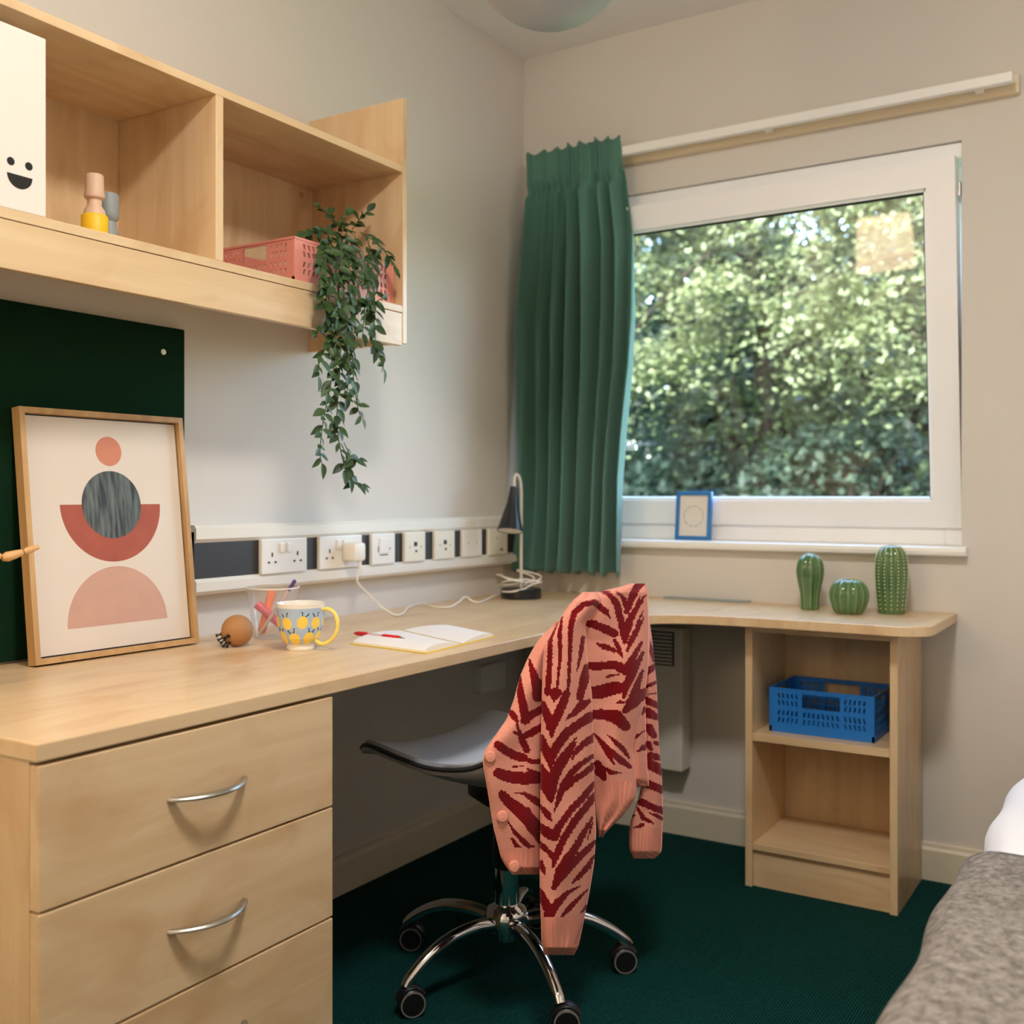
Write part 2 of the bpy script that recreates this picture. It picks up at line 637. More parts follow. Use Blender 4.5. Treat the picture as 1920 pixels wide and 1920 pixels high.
# door in the rear wall, behind the camera
d1 = struct(box('door_1', 0.35, 1.15, YR, YR + 0.04, 0.0, 2.02, 'door_white', bev=0.003))
lathe('door_handle', [(0.011, 0), (0.011, 0.04), (0.024, 0.045), (0.024, 0.06), (0.0, 0.064)], (1.07, YR + 0.04, 1.0), 'steel', d1, axis=(0, 1, 0), seg=16)
m = MB()
for a in ((0.29, 0.35, 0, 2.08), (1.15, 1.21, 0, 2.08), (0.35, 1.15, 2.02, 2.08)):
    m.add(*box_vf(a[0], a[1], YR, YR + 0.02, a[2], a[3]))
struct(m.build('trim_2', 'door_white'))

# sill
v, f = prism_vf([(0.13, 0.909), (-0.03, 0.909), (-0.037, 0.905), (-0.039, 0.896), (-0.037, 0.887), (-0.03, 0.883), (0.0, 0.883), (0.0, 0.9), (0.13, 0.9)],
                (0, 0, 0), (0, 1, 0), (0, 0, 1), (1, 0, 0), WX0 - 0.02, 1.397)
struct(obj('trim_1', v, f, 'white_gloss'))


# window: fixed frame and a sash tilted into the room at its top
def rect_ring(x0, x1, z0, z1, wd, y0, y1):
    q = MB()
    for a in ((x0, x0 + wd, z0, z1), (x1 - wd, x1, z0, z1), (x0 + wd, x1 - wd, z0, z0 + wd), (x0 + wd, x1 - wd, z1 - wd, z1)):
        q.add(*box_vf(a[0], a[1], y0, y1, a[2], a[3], 0.003))
    return q


win = thing('window_1', (0.77, 0.1, WZ0), 'white tilt and turn window with its sash tipped into the room', 'window')
struct(win); del win['category']; del win['label']
ring = rect_ring(WX0, WX1 + 0.0, WZ0 + 0.004, WZ1, 0.055, 0.075, 0.145)
ring.add(*box_vf(WX0, WX1, 0.012, 0.075, 1.962, WZ1 - 0.002, 0.003))
ring.build('window_frame', 'white_upvc', win)
TILT = math.radians(6.6)
HZ, HY = 0.957, 0.064
SX0, SX1, SZ1 = 0.205, 1.3716, 1.946


def tilt(p):
    x, y, z = p
    dy, dz = y - HY, z - HZ
    return (x, HY + dy * math.cos(TILT) - dz * math.sin(TILT), HZ + dy * math.sin(TILT) + dz * math.cos(TILT))


q = MB()
mw = 0.074
for poly in (  # mitred members
        [(SX0, HZ), (SX1, HZ), (SX1 - mw, HZ + mw), (SX0 + mw, HZ + mw)],
        [(SX1, HZ), (SX1, SZ1 + 0.012), (SX1 - mw, SZ1 + 0.012 - mw), (SX1 - mw, HZ + mw)],
        [(SX1, SZ1 + 0.012), (SX0, SZ1 + 0.012), (SX0 + mw, SZ1 + 0.012 - mw), (SX1 - mw, SZ1 + 0.012 - mw)],
        [(SX0, SZ1 + 0.012), (SX0, HZ), (SX0 + mw, HZ + mw), (SX0 + mw, SZ1 + 0.012 - mw)]):
    qq = [poly[i] for i in range(4)]
    v, f = prism_vf(qq, (0, HY, 0), (1, 0, 0), (0, 0, 1), (0, 1, 0), 0.0, 0.062)
    q.add([tilt(p) for p in v], f)
sash = q.build('sash', 'white_upvc', win)
gx0, gx1, gz0, gz1 = SX0 + mw, SX1 - mw, HZ + mw, SZ1 + 0.012 - mw
q = MB()
bd = 0.008
for a in ((gx0, gx0 + bd, gz0, gz1), (gx1 - bd, gx1, gz0, gz1), (gx0, gx1, gz0, gz0 + bd), (gx0, gx1, gz1 - bd, gz1)):
    v, f = box_vf(a[0], a[1], HY + 0.012, HY + 0.05, a[2], a[3])
    q.add([tilt(p) for p in v], f)
q.build('glazing_bead', 'white_upvc', sash)
v, f = box_vf(gx0 + 0.002, gx1 - 0.002, HY + 0.024, HY + 0.028, gz0 + 0.002, gz1 - 0.002)
obj('pane', [tilt(p) for p in v], f, 'window_glass', sash)
q = MB()
for a in ((gx0 + bd, gx0 + bd + 0.004, gz0, gz1), (gx1 - bd - 0.004, gx1 - bd, gz0, gz1), (gx0, gx1, gz1 - bd - 0.006, gz1 - bd)):
    v, f = box_vf(a[0], a[1], HY + 0.021, HY + 0.031, a[2], a[3])
    q.add([tilt(p) for p in v], f)
q.build('gasket', 'rubber_black', sash)
q = MB()
hx, hz = SX0 + 0.05, 1.205
v, f = box_vf(hx - 0.016, hx + 0.016, HY - 0.012, HY, hz - 0.05, hz + 0.03, 0.004)
q.add([tilt(p) for p in v], f)
v, f = tube_vf([tilt(p) for p in ((hx, HY - 0.008, hz), (hx, HY - 0.04, hz), (hx + 0.03, HY - 0.05, hz), (hx + 0.17, HY - 0.05, hz + 0.002))], 0.0095, 10)
q.add(v, f)
q.build('window_handle', 'white_upvc', sash, True, 45)
q = MB()
q.add(*box_vf(1.360, 1.376, 0.02, 0.07, 1.86, 1.90, 0.002))
q.build('stay_arm', 'steel', win)

# ================================================================== OUTSIDE
struct(box('ground', -22, 16, 0.9, 30, -0.5, -0.42, 'grass'))
BARK, LEAFC = 'bark', 0


def tree(name, x, y, h, rx, ry, z0, nclump, per, mat, label, lean=0.0, size=0.085):
    t = thing(name, (x, y, -0.42), label, 'tree', 'trees outside the window')
    top = np.array([x + lean * h, y, h * 0.8])
    pts = catmull([(x, y, -0.42), (x + lean * h * 0.3 + 0.08, y + 0.05, h * 0.25), (x + lean * h * 0.6, y, h * 0.5), top], 5)
    tube('trunk', pts, list(np.linspace(0.15, 0.03, len(pts))), BARK, t, 9)
    zc = (z0 + h) / 2
    cs = []
    for i in range(nclump):
        while True:
            p = rng.uniform(-1, 1, 3)
            r = np.linalg.norm(p)
            if 0.35 < r < 1: break
        c = np.array([x + p[0] * rx, y + p[1] * ry, zc + p[2] * (h - z0) / 2])
        cs.append(c)
    bm_ = MB()
    for c in cs[:14]:
        a = np.array(pts[int(len(pts) * 0.35 + rng.uniform(0, 0.5) * len(pts))])
        mid = (a + c) / 2 + np.array([0, 0, 0.15])
        bm_.add(*tube_vf(catmull([a, mid, c], 3), list(np.linspace(0.035, 0.008, 7)), 5))
    bm_.build('branch', BARK, t, True)
    V, Fc = [], []
    n = 0
    for c in cs:
        sx = rng.uniform(0.16, 0.34)
        tiltd = rng.uniform(-0.35, 0.35, 2)
        m_ = int(per * rng.uniform(0.6, 1.4))
        off = rng.normal(0, 1, (m_, 3)) * np.array([sx, sx, 0.07])
        off[:, 2] += off[:, 0] * tiltd[0] + off[:, 1] * tiltd[1] - 0.25 * (off[:, 0] ** 2 + off[:, 1] ** 2) / sx
        P = c + off
        nrm = rng.normal(0, 0.45, (m_, 3)) + np.array([0.05, -0.35, 0.8])
        nrm /= np.linalg.norm(nrm, axis=1)[:, None]
        d = rng.normal(0, 1, (m_, 3))
        d -= nrm * (d * nrm).sum(1)[:, None]
        d /= np.linalg.norm(d, axis=1)[:, None]
        s = np.cross(nrm, d)
        L = (size * rng.uniform(0.65, 1.3, m_))[:, None]
        q4 = np.stack([P - d * L * 0.5, P + s * L * 0.33 - d * L * 0.05, P + d * L * 0.6, P - s * L * 0.33 - d * L * 0.05], 1)
        V.append(q4.reshape(-1, 3))
        Fc += [(n + 4 * i, n + 4 * i + 1, n + 4 * i + 2, n + 4 * i + 3) for i in range(m_)]
        n += 4 * m_
    V = np.concatenate(V) - np.array([x, y, -0.42])
    me = bpy.data.meshes.new('foliage')
    me.from_pydata(V.tolist(), [], Fc)
    me.materials.append(MATS[mat])
    o = bpy.data.objects.new('foliage', me)
    COL.objects.link(o)
    o.parent = t
    props(o, kind='stuff')
    return t


tree('broadleaf_tree', 0.45, 6.6, 5.6, 2.2, 1.0, 2.0, 125, 210, 'tree_leaf_lit', 'bright sunlit broadleaf tree outside the hinge side of the window', 0.02, 0.066)
tree('broadleaf_tree', -3.35, 7.0, 5.8, 2.1, 1.0, 2.0, 125, 210, 'tree_leaf_lit', 'bright sunlit broadleaf tree partly hidden behind the curtain', -0.02, 0.066)
tree('broadleaf_tree', -2.3, 9.0, 7.6, 2.4, 1.0, 0.9, 130, 190, 'tree_leaf_mid', 'mid green tree standing behind the two sunlit trees', 0.0, 0.08)
tree('broadleaf_tree', 1.4, 7.6, 6.4, 2.0, 1.4, 0.7, 80, 110, 'tree_leaf_mid', 'mid green tree beside the sunlit tree beyond the window frame', 0.0, 0.1)
tree('broadleaf_tree', -6.2, 8.4, 6.6, 2.0, 1.4, 0.6, 80, 110, 'tree_leaf_mid', 'mid green tree far along behind the green curtain', 0.02, 0.1)
tree('dark_hedge', -1.2, 11.4, 4.2, 3.0, 0.6, -0.6, 190, 150, 'tree_leaf_shade', 'low dark hedge closing the view under the trees', 0, 0.2)
tree('dark_hedge', -5.4, 11.6, 4.4, 3.0, 0.6, -0.6, 190, 150, 'tree_leaf_shade', 'low dark hedge continuing behind the curtain side of the view', 0, 0.2)
tree('shady_shrub', -1.0, 8.3, 1.9, 1.6, 0.5, -0.5, 70, 130, 'tree_leaf_shade', 'shady low shrub under the sunlit tree on the hinge side', 0, 0.1)  # shrubs added for the dark lower view, shade painted in their leaves
tree('shady_shrub', -3.9, 8.6, 2.3, 1.7, 0.5, -0.5, 80, 130, 'tree_leaf_shade', 'shady low shrub under the tree near the curtain', 0, 0.1)
tree('tall_dark_tree', -3.2, 12.6, 8.6, 4.2, 1.0, 1.5, 190, 120, 'tree_leaf_shade', 'tall dark tree rising above the hedge at the back', 0, 0.24)

# ================================================================== DESK
DX = 0.638
pts = [(0.0, -0.001), (0.0, -2.237), (DX, -2.237), (DX, -0.86)]
pts += [tuple(p) for p in catmull([(DX, -0.82), (0.643, -0.64), (0.69, -0.488), (0.785, -0.425), (0.93, -0.404)], 6)]
pts += [(1.06, -0.399), (1.2, -0.399)]
for k in range(9):
    a = -PI / 2 + k * PI / 16
    pts.append((1.292 + 0.078 * math.cos(a), -0.321 + 0.078 * math.sin(a)))
pts += [(1.37, -0.001)]
bm = bmesh.new()
vs = [bm.verts.new((x, y, 0.705)) for x, y in pts]
fc = bm.faces.new(vs)
r_ = bmesh.ops.extrude_face_region(bm, geom=[fc])
for e in r_['geom']:
    if isinstance(e, bmesh.types.BMVert): e.co.z = 0.73
bmesh.ops.recalc_face_normals(bm, faces=bm.faces)
ed = [e for e in bm.edges if abs(e.verts[0].co.z - e.verts[1].co.z) < 1e-6]
bmesh.ops.bevel(bm, geom=ed, offset=0.0025, segments=2, profile=0.5, affect='EDGES')
bm.verts.index_update()
desk = thing('desk_worktop', (0.5, -1.0, 0.705), 'long L-shaped maple desk worktop with a curved inner corner', 'desk')
obj('worktop', [tuple(p.co) for p in bm.verts], [tuple(p.index for p in q.verts) for q in bm.faces], 'maple_y', desk)
bm.free()
box('cable_flap', 0.53, 0.80, -0.045, -0.01, 0.7302, 0.735, 'blue_grey', desk, 0.001)['label'] = 'grey cable flap along the back edge'

# drawer pedestal
ped = thing('drawer_pedestal', (0.33, -1.955, 0), 'maple three drawer pedestal with silver bow handles under the desk', 'drawers')
m = MB()
m.add(*box_vf(0.03, 0.616, -2.232, -2.214, 0, 0.7045))
m.add(*box_vf(0.03, 0.616, -1.696, -1.678, 0, 0.7045))
m.add(*box_vf(0.03, 0.048, -2.214, -1.696, 0, 0.7045))
m.add(*box_vf(0.05, 0.56, -2.214, -1.696, 0.02, 0.09))
m.add(*box_vf(0.05, 0.60, -2.214, -1.696, 0.69, 0.7035))
m.build('carcass', 'maple_z', ped)
for z0, z1 in ((0.513, 0.700), (0.323, 0.5095), (0.1, 0.3195)):
    dr = box('drawer', 0.618, DX - 0.001, -2.2335, -1.6765, z0, z1, 'maple_y', ped, 0.0015)
    hy, hz = -1.954, z0 + 0.094 if z0 > 0.3 else 0.227
    ps = []
    for k in range(17):
        t = -1 + k / 8
        ps.append((DX + 0.002 + 0.030 * (1 - abs(t) ** 2.2), hy + t * 0.070, hz - 0.0))
    ps = [(DX - 0.004, hy - 0.072, hz)] + ps + [(DX - 0.004, hy + 0.072, hz)]
    rr = [0.0055] + [0.0055 + 0.0022 * (1 - abs(-1 + k / 8)) for k in range(17)] + [0.0055]
    hd = tube('handle', ps, rr, 'steel', dr, 10, 0.62, (0, 0, 1))
    hd['label'] = 'brushed silver bow handle'

# bookcase under the right arm of the desk
bk = thing('bookcase', (1.087, -0.17, 0), 'narrow open maple bookcase supporting the short arm of the desk', 'bookcase')
BX0, BX1, BY = 0.890, 1.283, -0.318
box('side_panel', BX0, BX0 + 0.019, BY, -0.018, 0, 0.7045, 'maple_z', bk, 0.001)
box('side_panel', BX1 - 0.019, BX1, BY, -0.018, 0, 0.7045, 'maple_z', bk, 0.001)
box('back_panel', BX0 + 0.019, BX1 - 0.019, -0.03, -0.02, 0.1, 0.70, 'maple_z', bk)
box('top_rail', BX0 + 0.0195, BX1 - 0.0195, BY + 0.001, -0.031, 0.682, 0.7045, 'maple_x', bk, 0.001)
box('shelf', BX0 + 0.0195, BX1 - 0.0195, BY + 0.001, -0.031, 0.391, 0.412, 'maple_x', bk, 0.001)
box('shelf', BX0 + 0.0195, BX1 - 0.0195, BY + 0.001, -0.031, 0.0995, 0.117, 'maple_x', bk, 0.001)
box('plinth', BX0 + 0.0195, BX1 - 0.0195, BY + 0.012, BY + 0.03, 0.0, 0.099, 'maple_x', bk)

# wall shelf unit
SY0, SY1, SXF = -2.215, -1.0345, 0.3017
sh = thing('wall_shelf_unit', (0.15, -1.62, 1.411), 'maple wall shelf with two open cubbies and a raised end panel', 'shelf')
box('end_panel', 0.0, SXF, SY1 - 0.016, SY1, 1.411, 1.998, 'maple_z', sh, 0.001)
box('end_panel', 0.0, SXF, SY0, SY0 + 0.016, 1.411, 1.998, 'maple_z', sh, 0.001)
box('top_board', 0.0, SXF - 0.001, SY0 + 0.016, SY1 - 0.016, 1.8195, 1.836, 'maple_y', sh, 0.001)
box('bottom_board', 0.0, SXF - 0.001, SY0 + 0.016, SY1 - 0.016, 1.484, 1.5005, 'maple_y', sh, 0.001)
box('fascia', SXF - 0.018, SXF - 0.0015, SY0 + 0.016, SY1 - 0.016, 1.405, 1.4825, 'maple_y', sh, 0.001)
box('divider', 0.013, SXF - 0.001, -1.632, -1.613, 1.5005, 1.8195, 'maple_z', sh, 0.001)
box('back_panel', 0.0, 0.012, SY0 + 0.016, SY1 - 0.016, 1.5005, 1.8195, 'maple_z', sh)
lathe('cover_cap', [(0.007, 0), (0.007, 0.001), (0.0, 0.0015)], (0.012, -1.09, 1.80), 'oak_frame', sh, axis=(1, 0, 0), seg=16)

# pinboard
pb = thing('pinboard', (0.006, -1.86, 0.74), 'dark green felt pinboard on the wall behind the framed print', 'pinboard')
box('felt_board', 0.001, 0.0125, -2.30, -1.459, 0.735, 1.4125, 'pin_felt', pb, 0.002)
p = un(306, 660, 'x', 0.012)
lathe('fixing_screw', [(0.0065, 0), (0.006, 0.002), (0.0, 0.0032)], p, 'plate_white', pb, axis=(1, 0, 0), seg=14)

# dado trunking
tk = thing('cable_trunking', (0.02, -0.73, 0.83), 'white dado trunking with a dark centre channel above the desk', 'trunking')
TY0, TY1 = -1.457, -0.004
box('backplate', 0.0, 0.040, TY0, TY1, 0.85, 0.966, 'trunk_dark', tk)
PZ1 = un(380, 982, 'x', 0.046)[2]
for nm, za, zb in (('top_rail', 0.942, 0.981), ('bottom_rail', 0.826, 0.862)):
    prof = [(0, za), (0.04, za), (0.047, za + 0.008), (0.047, zb - 0.008), (0.04, zb), (0, zb)]
    v, f = prism_vf(prof, (0, 0, 0), (1, 0, 0), (0, 0, 1), (0, 1, 0), TY0, TY1)
    obj(nm, v, f, 'trunk_white', tk)


def plate(name, u0, u1, label, mat='plate_white', kind='double'):
    xf = 0.052
    y0, y1 = un(u0, 1040, 'x', xf)[1], un(u1, 1040, 'x', xf)[1]
    z0, z1 = 0.8605, 0.9435
    zc, yc = (z0 + z1) / 2, (y0 + y1) / 2
    t = thing(name, (0.04, yc, z0), label, 'socket' if 'socket' in name else 'wall plate', 'plates along the trunking')
    box('faceplate', 0.040, xf, y0, y1, z0, z1, mat, t, 0.0025)

    def slot(dy, dz, w, h):
        box('slot', xf - 0.001, xf + 0.0008, yc + dy - w / 2, yc + dy + w / 2, zc + dz - h / 2, zc + dz + h / 2, 'slot_dark', t)
    if kind == 'double':
        W = y1 - y0
        for s in (-1, 1):
            if not (s == 1 and 'plugged' in label):
                o = s * W * 0.28
                slot(o, 0.004, 0.004, 0.010); slot(o - 0.011, -0.014, 0.0065, 0.0045); slot(o + 0.011, -0.014, 0.0065, 0.0045)
            box('rocker_switch', xf - 0.001, xf + 0.005, yc + s * 0.012 - 0.0075, yc + s * 0.012 + 0.0075, zc + 0.008, zc + 0.031, mat, t, 0.0015)
    elif kind == 'spur':
        box('rocker_switch', xf - 0.001, xf + 0.003, yc - 0.02, yc + 0.02, zc - 0.012, zc + 0.03, mat, t, 0.0015)
        slot(0, -0.016, 0.034, 0.002); slot(-0.024, 0.0, 0.0025, 0.016); slot(0.026, 0.0, 0.0025, 0.006)
    elif kind == 'data':
        slot(0, 0.008, 0.014, 0.012); slot(0.003, -0.012, 0.008, 0.006); slot(-0.026, 0.0, 0.003, 0.003); slot(0.026, 0, 0.003, 0.003)
    elif kind == 'blank':
        slot(-0.022, 0.0, 0.003, 0.003); slot(0.022, 0, 0.003, 0.003)
    elif kind == 'tv':
        slot(-0.008, 0.01, 0.004, 0.004); slot(0.018, -0.026, 0.012, 0.007)
    return t


plate('double_socket', 491, 576, 'white double socket with nothing in it beside the framed print')
plate('double_socket', 600, 679, 'white double socket with one plug pushed in, plugged')['label'] = 'white double socket with a plug in one half'
plate('fused_spur', 698, 741, 'white single switch plate between the plugged socket and cream plates', kind='spur')
plate('data_plate', 760, 798, 'cream data outlet plate next to the white switch plate', 'plate_cream', 'data')
plate('data_plate', 816, 853, 'cream data outlet plate next to the blank white plate', 'plate_cream', 'data')
plate('blank_plate', 868, 904, 'plain blank white plate near the desk lamp', 'plate_white', 'blank')
plate('aerial_plate', 917, 952, 'cream aerial plate behind the desk lamp shade', 'plate_cream', 'tv')

# plug and its flex to the desk lamp
pl = thing('plug', (0.07, -0.88, 0.87), 'white three pin plug pushed into the double socket', 'plug')
py = un(664, 1040, 'x', 0.075)[1]
m = MB()
m.add(*box_vf(0.053, 0.098, py - 0.024, py + 0.022, 0.878, 0.926, 0.008))
m.add(*tube_vf([(0.088, py + 0.004, 0.882), (0.09, py + 0.005, 0.862)], 0.0055, 8))
m.build('plug_body', 'cable_white', pl, True, 40)
ZD = 0.7325
path = [np.array((0.09, py + 0.005, 0.864))]
path += [un(670, 1090, 'x', 0.085), un(690, 1113, 'x', 0.09), un(712, 1135, 'x', 0.10)]
for u, v, z in ((738, 1152, ZD + .004), (756, 1150, ZD + .003), (766, 1138, ZD + .006), (790, 1131.5, ZD + .003), (812, 1137, ZD + .003), (842, 1138, ZD + .003),
                (858, 1130, ZD + .010), (873, 1119, ZD + .02), (884, 1126, ZD + .008), (900, 1129, ZD + .002), (925, 1118, ZD + .006), (950, 1109, ZD + .012)):
    path.append(un(u, v, 'z', z))
lampc = un(974, 1110, 'z', 0.73)
lampc = np.array([0.157, -0.273, 0.7306])
for k in range(30):
    a = -1.9 + k * 2 * PI / 11
    rr = 0.058 + 0.012 * math.sin(k * 1.7)
    path.append(np.array([lampc[0] - 0.012 + rr * 1.15 * math.cos(a), lampc[1] + rr * math.sin(a), 0.765 + 0.0012 * k + 0.012 * math.sin(a * 1.0 + k * 0.2)]))
path.append(lampc + np.array([0.02, 0.045, 0.06]))
path.append(lampc + np.array([0.0, 0.012, 0.038]))
tube('flex', catmull(path, 5), 0.0027, 'cable_white', pl, 7)

# desk lamp
lp = thing('desk_lamp', lampc, 'small black cone desk lamp on a round base in the corner', 'lamp')
lathe('base', [(0.060, 0), (0.063, 0.003), (0.063, 0.026), (0.059, 0.030), (0.0, 0.031)], lampc, 'lamp_black', lp, seg=32)
pole = lampc + np.array([0.0, 0.0, 0.03])
topz = 1.112
gn = [pole, pole + (0, 0, 0.12), pole + (0, 0, 0.26), (pole[0], pole[1], topz - 0.055), (pole[0] - 0.002, pole[1] - 0.003, topz - 0.018), (pole[0] - 0.006, pole[1] - 0.014, topz),
      (pole[0] - 0.009, pole[1] - 0.024, topz - 0.012), (pole[0] - 0.007, pole[1] - 0.030, topz - 0.045)]
tube('stem', catmull(gn, 6), 0.0048, 'lamp_stem', lp, 10)
sa = np.array([pole[0] - 0.008, pole[1] - 0.030, topz - 0.038])
sdir = np.array([0.06, -0.25, -0.96]); sdir /= np.linalg.norm(sdir)
lathe('shade', [(0.0, 0.0), (0.011, 0.001), (0.0165, 0.05), (0.018, 0.056), (0.040, 0.140), (0.0385, 0.140), (0.017, 0.06), (0.0, 0.055)], sa, 'lamp_black', lp, axis=sdir, seg=32)
lathe('shade_lining', [(0.0375, 0.1385), (0.018, 0.066), (0.0, 0.062)], sa, 'lamp_inner', lp, axis=sdir, seg=32, cap=False)
lathe('bulb', [(0.0, 0.07), (0.010, 0.075), (0.019, 0.10), (0.017, 0.115), (0.0, 0.125)], sa, 'lamp_inner', lp, axis=sdir, seg=20)

# socket under the desk
ys = un(925, 1270, 'x', 0.03)
us = thing('double_socket', (0.01, ys[1], ys[2] - 0.04), 'white surface double socket on the wall beneath the desk', 'socket')
box('faceplate', 0.0, 0.034, ys[1] - 0.072, ys[1] + 0.072, ys[2] - 0.043, ys[2] + 0.043, 'plate_white', us, 0.003)
for s in (-1, 1):
    box('rocker_switch', 0.0335, 0.038, ys[1] + s * 0.014 - 0.008, ys[1] + s * 0.014 + 0.008, ys[2] + 0.005, ys[2] + 0.03, 'plate_white', us, 0.001)

# panel heater
ht = thing('panel_heater', (0.4, -0.06, 0.21), 'white wall panel heater with a slotted grille beneath the desk', 'heater')
box('casing', 0.10, 0.61, -0.085, -0.017, 0.212, 0.645, 'heater_white', ht, 0.006)
for k in range(9):
    box('louvre', 0.50 if k > 99 else 0.13, 0.58, -0.09, -0.084, 0.535 + k * 0.011, 0.541 + k * 0.011, 'heater_white', ht, 0.001)
box('grille_recess', 0.125, 0.585, -0.0862, -0.0855, 0.53, 0.634, 'trunk_dark', ht)

# ================================================================== CURTAIN AND RAIL
rl = thing('curtain_rail', (0.8, -0.04, 2.1), 'white curtain track on a cream batten above the window', 'curtain rail')
ze = un(1900, 132, 'y', -0.075)
box('batten', 0.075, un(1911, 160, 'y', -0.02)[0], -0.02, 0.0, 2.098, 2.146, 'cream_paint', rl, 0.002)
box('track', 0.085, ze[0], -0.085, -0.062, 2.107, 2.134, 'white_gloss', rl, 0.003)
for x in (0.25, 0.85, 1.42):
    box('bracket', x, x + 0.02, -0.062, -0.02, 2.112, 2.132, 'white_gloss', rl)

nz_, nu = 90, 220
Lp = [(2.155, 0.062), (2.12, 0.064), (2.04, 0.066), (1.85, 0.05), (1.6, 0.030), (1.35, 0.036), (1.1, 0.045), (0.95, 0.036), (0.80, 0.020)]
Rp = [(2.155, 0.402), (2.12, 0.407), (2.04, 0.408), (1.85, 0.432), (1.6, 0.437), (1.45, 0.432), (1.25, 0.414), (1.1, 0.404), (0.80, 0.400)]
fz = lambda T, z: float(np.interp(z, [a for a, b in T][::-1], [b for a, b in T][::-1]))
V = []
folds = np.cumsum([0.0] + [rng.uniform(0.7, 1.35) for _ in range(7)])
famp = rng.uniform(0.6, 1.3, 9)
folds = folds / folds[-1]
for j in range(nz_ + 1):
    t = j / nz_
    z = 2.165 - t * (2.165 - 0.80)
    a, b = fz(Lp, z), fz(Rp, z)
    head = max(0.0, min(1.0, (z - 2.02) / 0.03))
    for i in range(nu + 1):
        s = i / nu
        ph = np.interp(s, folds, np.arange(8)) * 2 * PI
        amp = (0.020 + 0.020 * min(1, t * 2.2)) * (1 - 0.55 * head) * np.interp(s, folds, famp[:8])
        sharp_ = math.sin(ph + 0.5 * math.sin(t * 3 + s * 5)) + 0.28 * math.sin(2 * ph + 3 * t)
        sharp_ = math.copysign(abs(sharp_) ** 0.8, sharp_)
        y = -0.092 - amp * sharp_ + 0.010 * math.sin(s * 7 + t * 4)
        if head > 0:
            y += 0.007 * math.sin(ph * 2.5) * head
        pinch = math.exp(-((z - 2.035) / 0.013) ** 2)
        y += 0.018 * pinch * (0.5 + 0.5 * math.sin(ph))
        x = a + (b - a) * s + 0.008 * math.cos(ph) * (0.4 + t)
        zz = z + (0.006 * math.sin(ph * 1.0 + 1.0) * max(0, 1 - j / 4)) - (0.006 * math.sin(ph + 2) * (1 if j == nz_ else 0))
        y = min(y, -0.05 if z < 2.06 else -0.0905)
        V.append((max(x, 0.008), y, zz))
Fc = [(j * (nu + 1) + i, j * (nu + 1) + i + 1, (j + 1) * (nu + 1) + i + 1, (j + 1) * (nu + 1) + i) for j in range(nz_) for i in range(nu)]
ct = obj('curtain', V, Fc, 'curtain_green', None, True)
so = ct.modifiers.new('thick', 'SOLIDIFY'); so.thickness = 0.003; so.offset = 1
props(ct, 'green pencil pleat curtain drawn to the corner of the window', 'curtain')

# ================================================================== PENDANT LAMP
pn = thing('pendant_lamp', (0.865, -1.322, 1.94), 'unlit grey globe pendant lamp hanging from the ceiling', 'lamp')
pr_ = [(0.16 * math.sin(a), 0.16 - 0.16 * math.cos(a)) for a in np.linspace(0, PI * 0.86, 26)]
pr_[0] = (0.0, 0.0)
lathe('globe', pr_ + [(0.05, 0.315)], (0.865, -1.322, 1.937), 'shade_opal', pn, seg=48, cap=False)
lathe('lamp_holder', [(0.05, 0.306), (0.052, 0.33), (0.03, 0.36), (0.006, 0.375)], (0.865, -1.322, 1.937), 'white_gloss', pn, seg=24)
tube('cord', [(0.865, -1.322, 2.30), (0.865, -1.322, 2.40), (0.865, -1.322, 2.50)], 0.004, 'cable_white', pn, 8)
lathe('ceiling_rose', [(0.01, -0.045), (0.05, -0.03), (0.052, 0.0)], (0.865, -1.322, H), 'white_gloss', pn, seg=24)

# lit lamps out of view; floor lamp added for warm light and pane reflection
cl = thing('ceiling_light', (1.5, -2.15, H), 'lit round opal ceiling light over the gap beside the bed', 'lamp')
lathe('tray', [(0.17, -0.02), (0.175, 0.0)], (1.5, -2.15, H), 'white_gloss', cl, seg=32)
lathe('diffuser', [(0.0, -0.075), (0.08, -0.072), (0.14, -0.055), (0.16, -0.02)], (1.5, -2.15, H), 'glow_ceiling', cl, seg=32, cap=False)
fl = thing('added_floor_lamp', (0.42, -3.5, 0), 'lit floor lamp with a white drum shade, added for its warm light', 'lamp')
lathe('base', [(0.13, 0), (0.13, 0.015), (0.02, 0.025)], (0.42, -3.5, 0), 'steel', fl, seg=28)
tube('pole', [(0.42, -3.5, 0.02), (0.42, -3.5, 0.8), (0.42, -3.5, 1.6)], 0.011, 'steel', fl, 10)
lathe('lamp_shade', [(0.17, 1.58), (0.15, 1.90)], (0.42, -3.5, 0), 'glow_added_lamp', fl, seg=32, cap=False)

# ================================================================== BED
bed = thing('bed', (2.05, -1.2, 0), 'single bed with a grey base standing opposite the desk', 'bed')
box('base', 1.62, 2.50, -2.22, -0.22, 0.03, 0.27, 'divan_grey', bed, 0.015)
box('mattress', 1.61, 2.51, -2.23, -0.21, 0.272, 0.44, 'duvet_white', bed, 0.03)
for x in (1.7, 2.42):
    for y in (-2.1, -0.35):
        lathe('leg', [(0.02, 0), (0.025, 0.03)], (x, y, 0), 'castor_black', bed, seg=12)


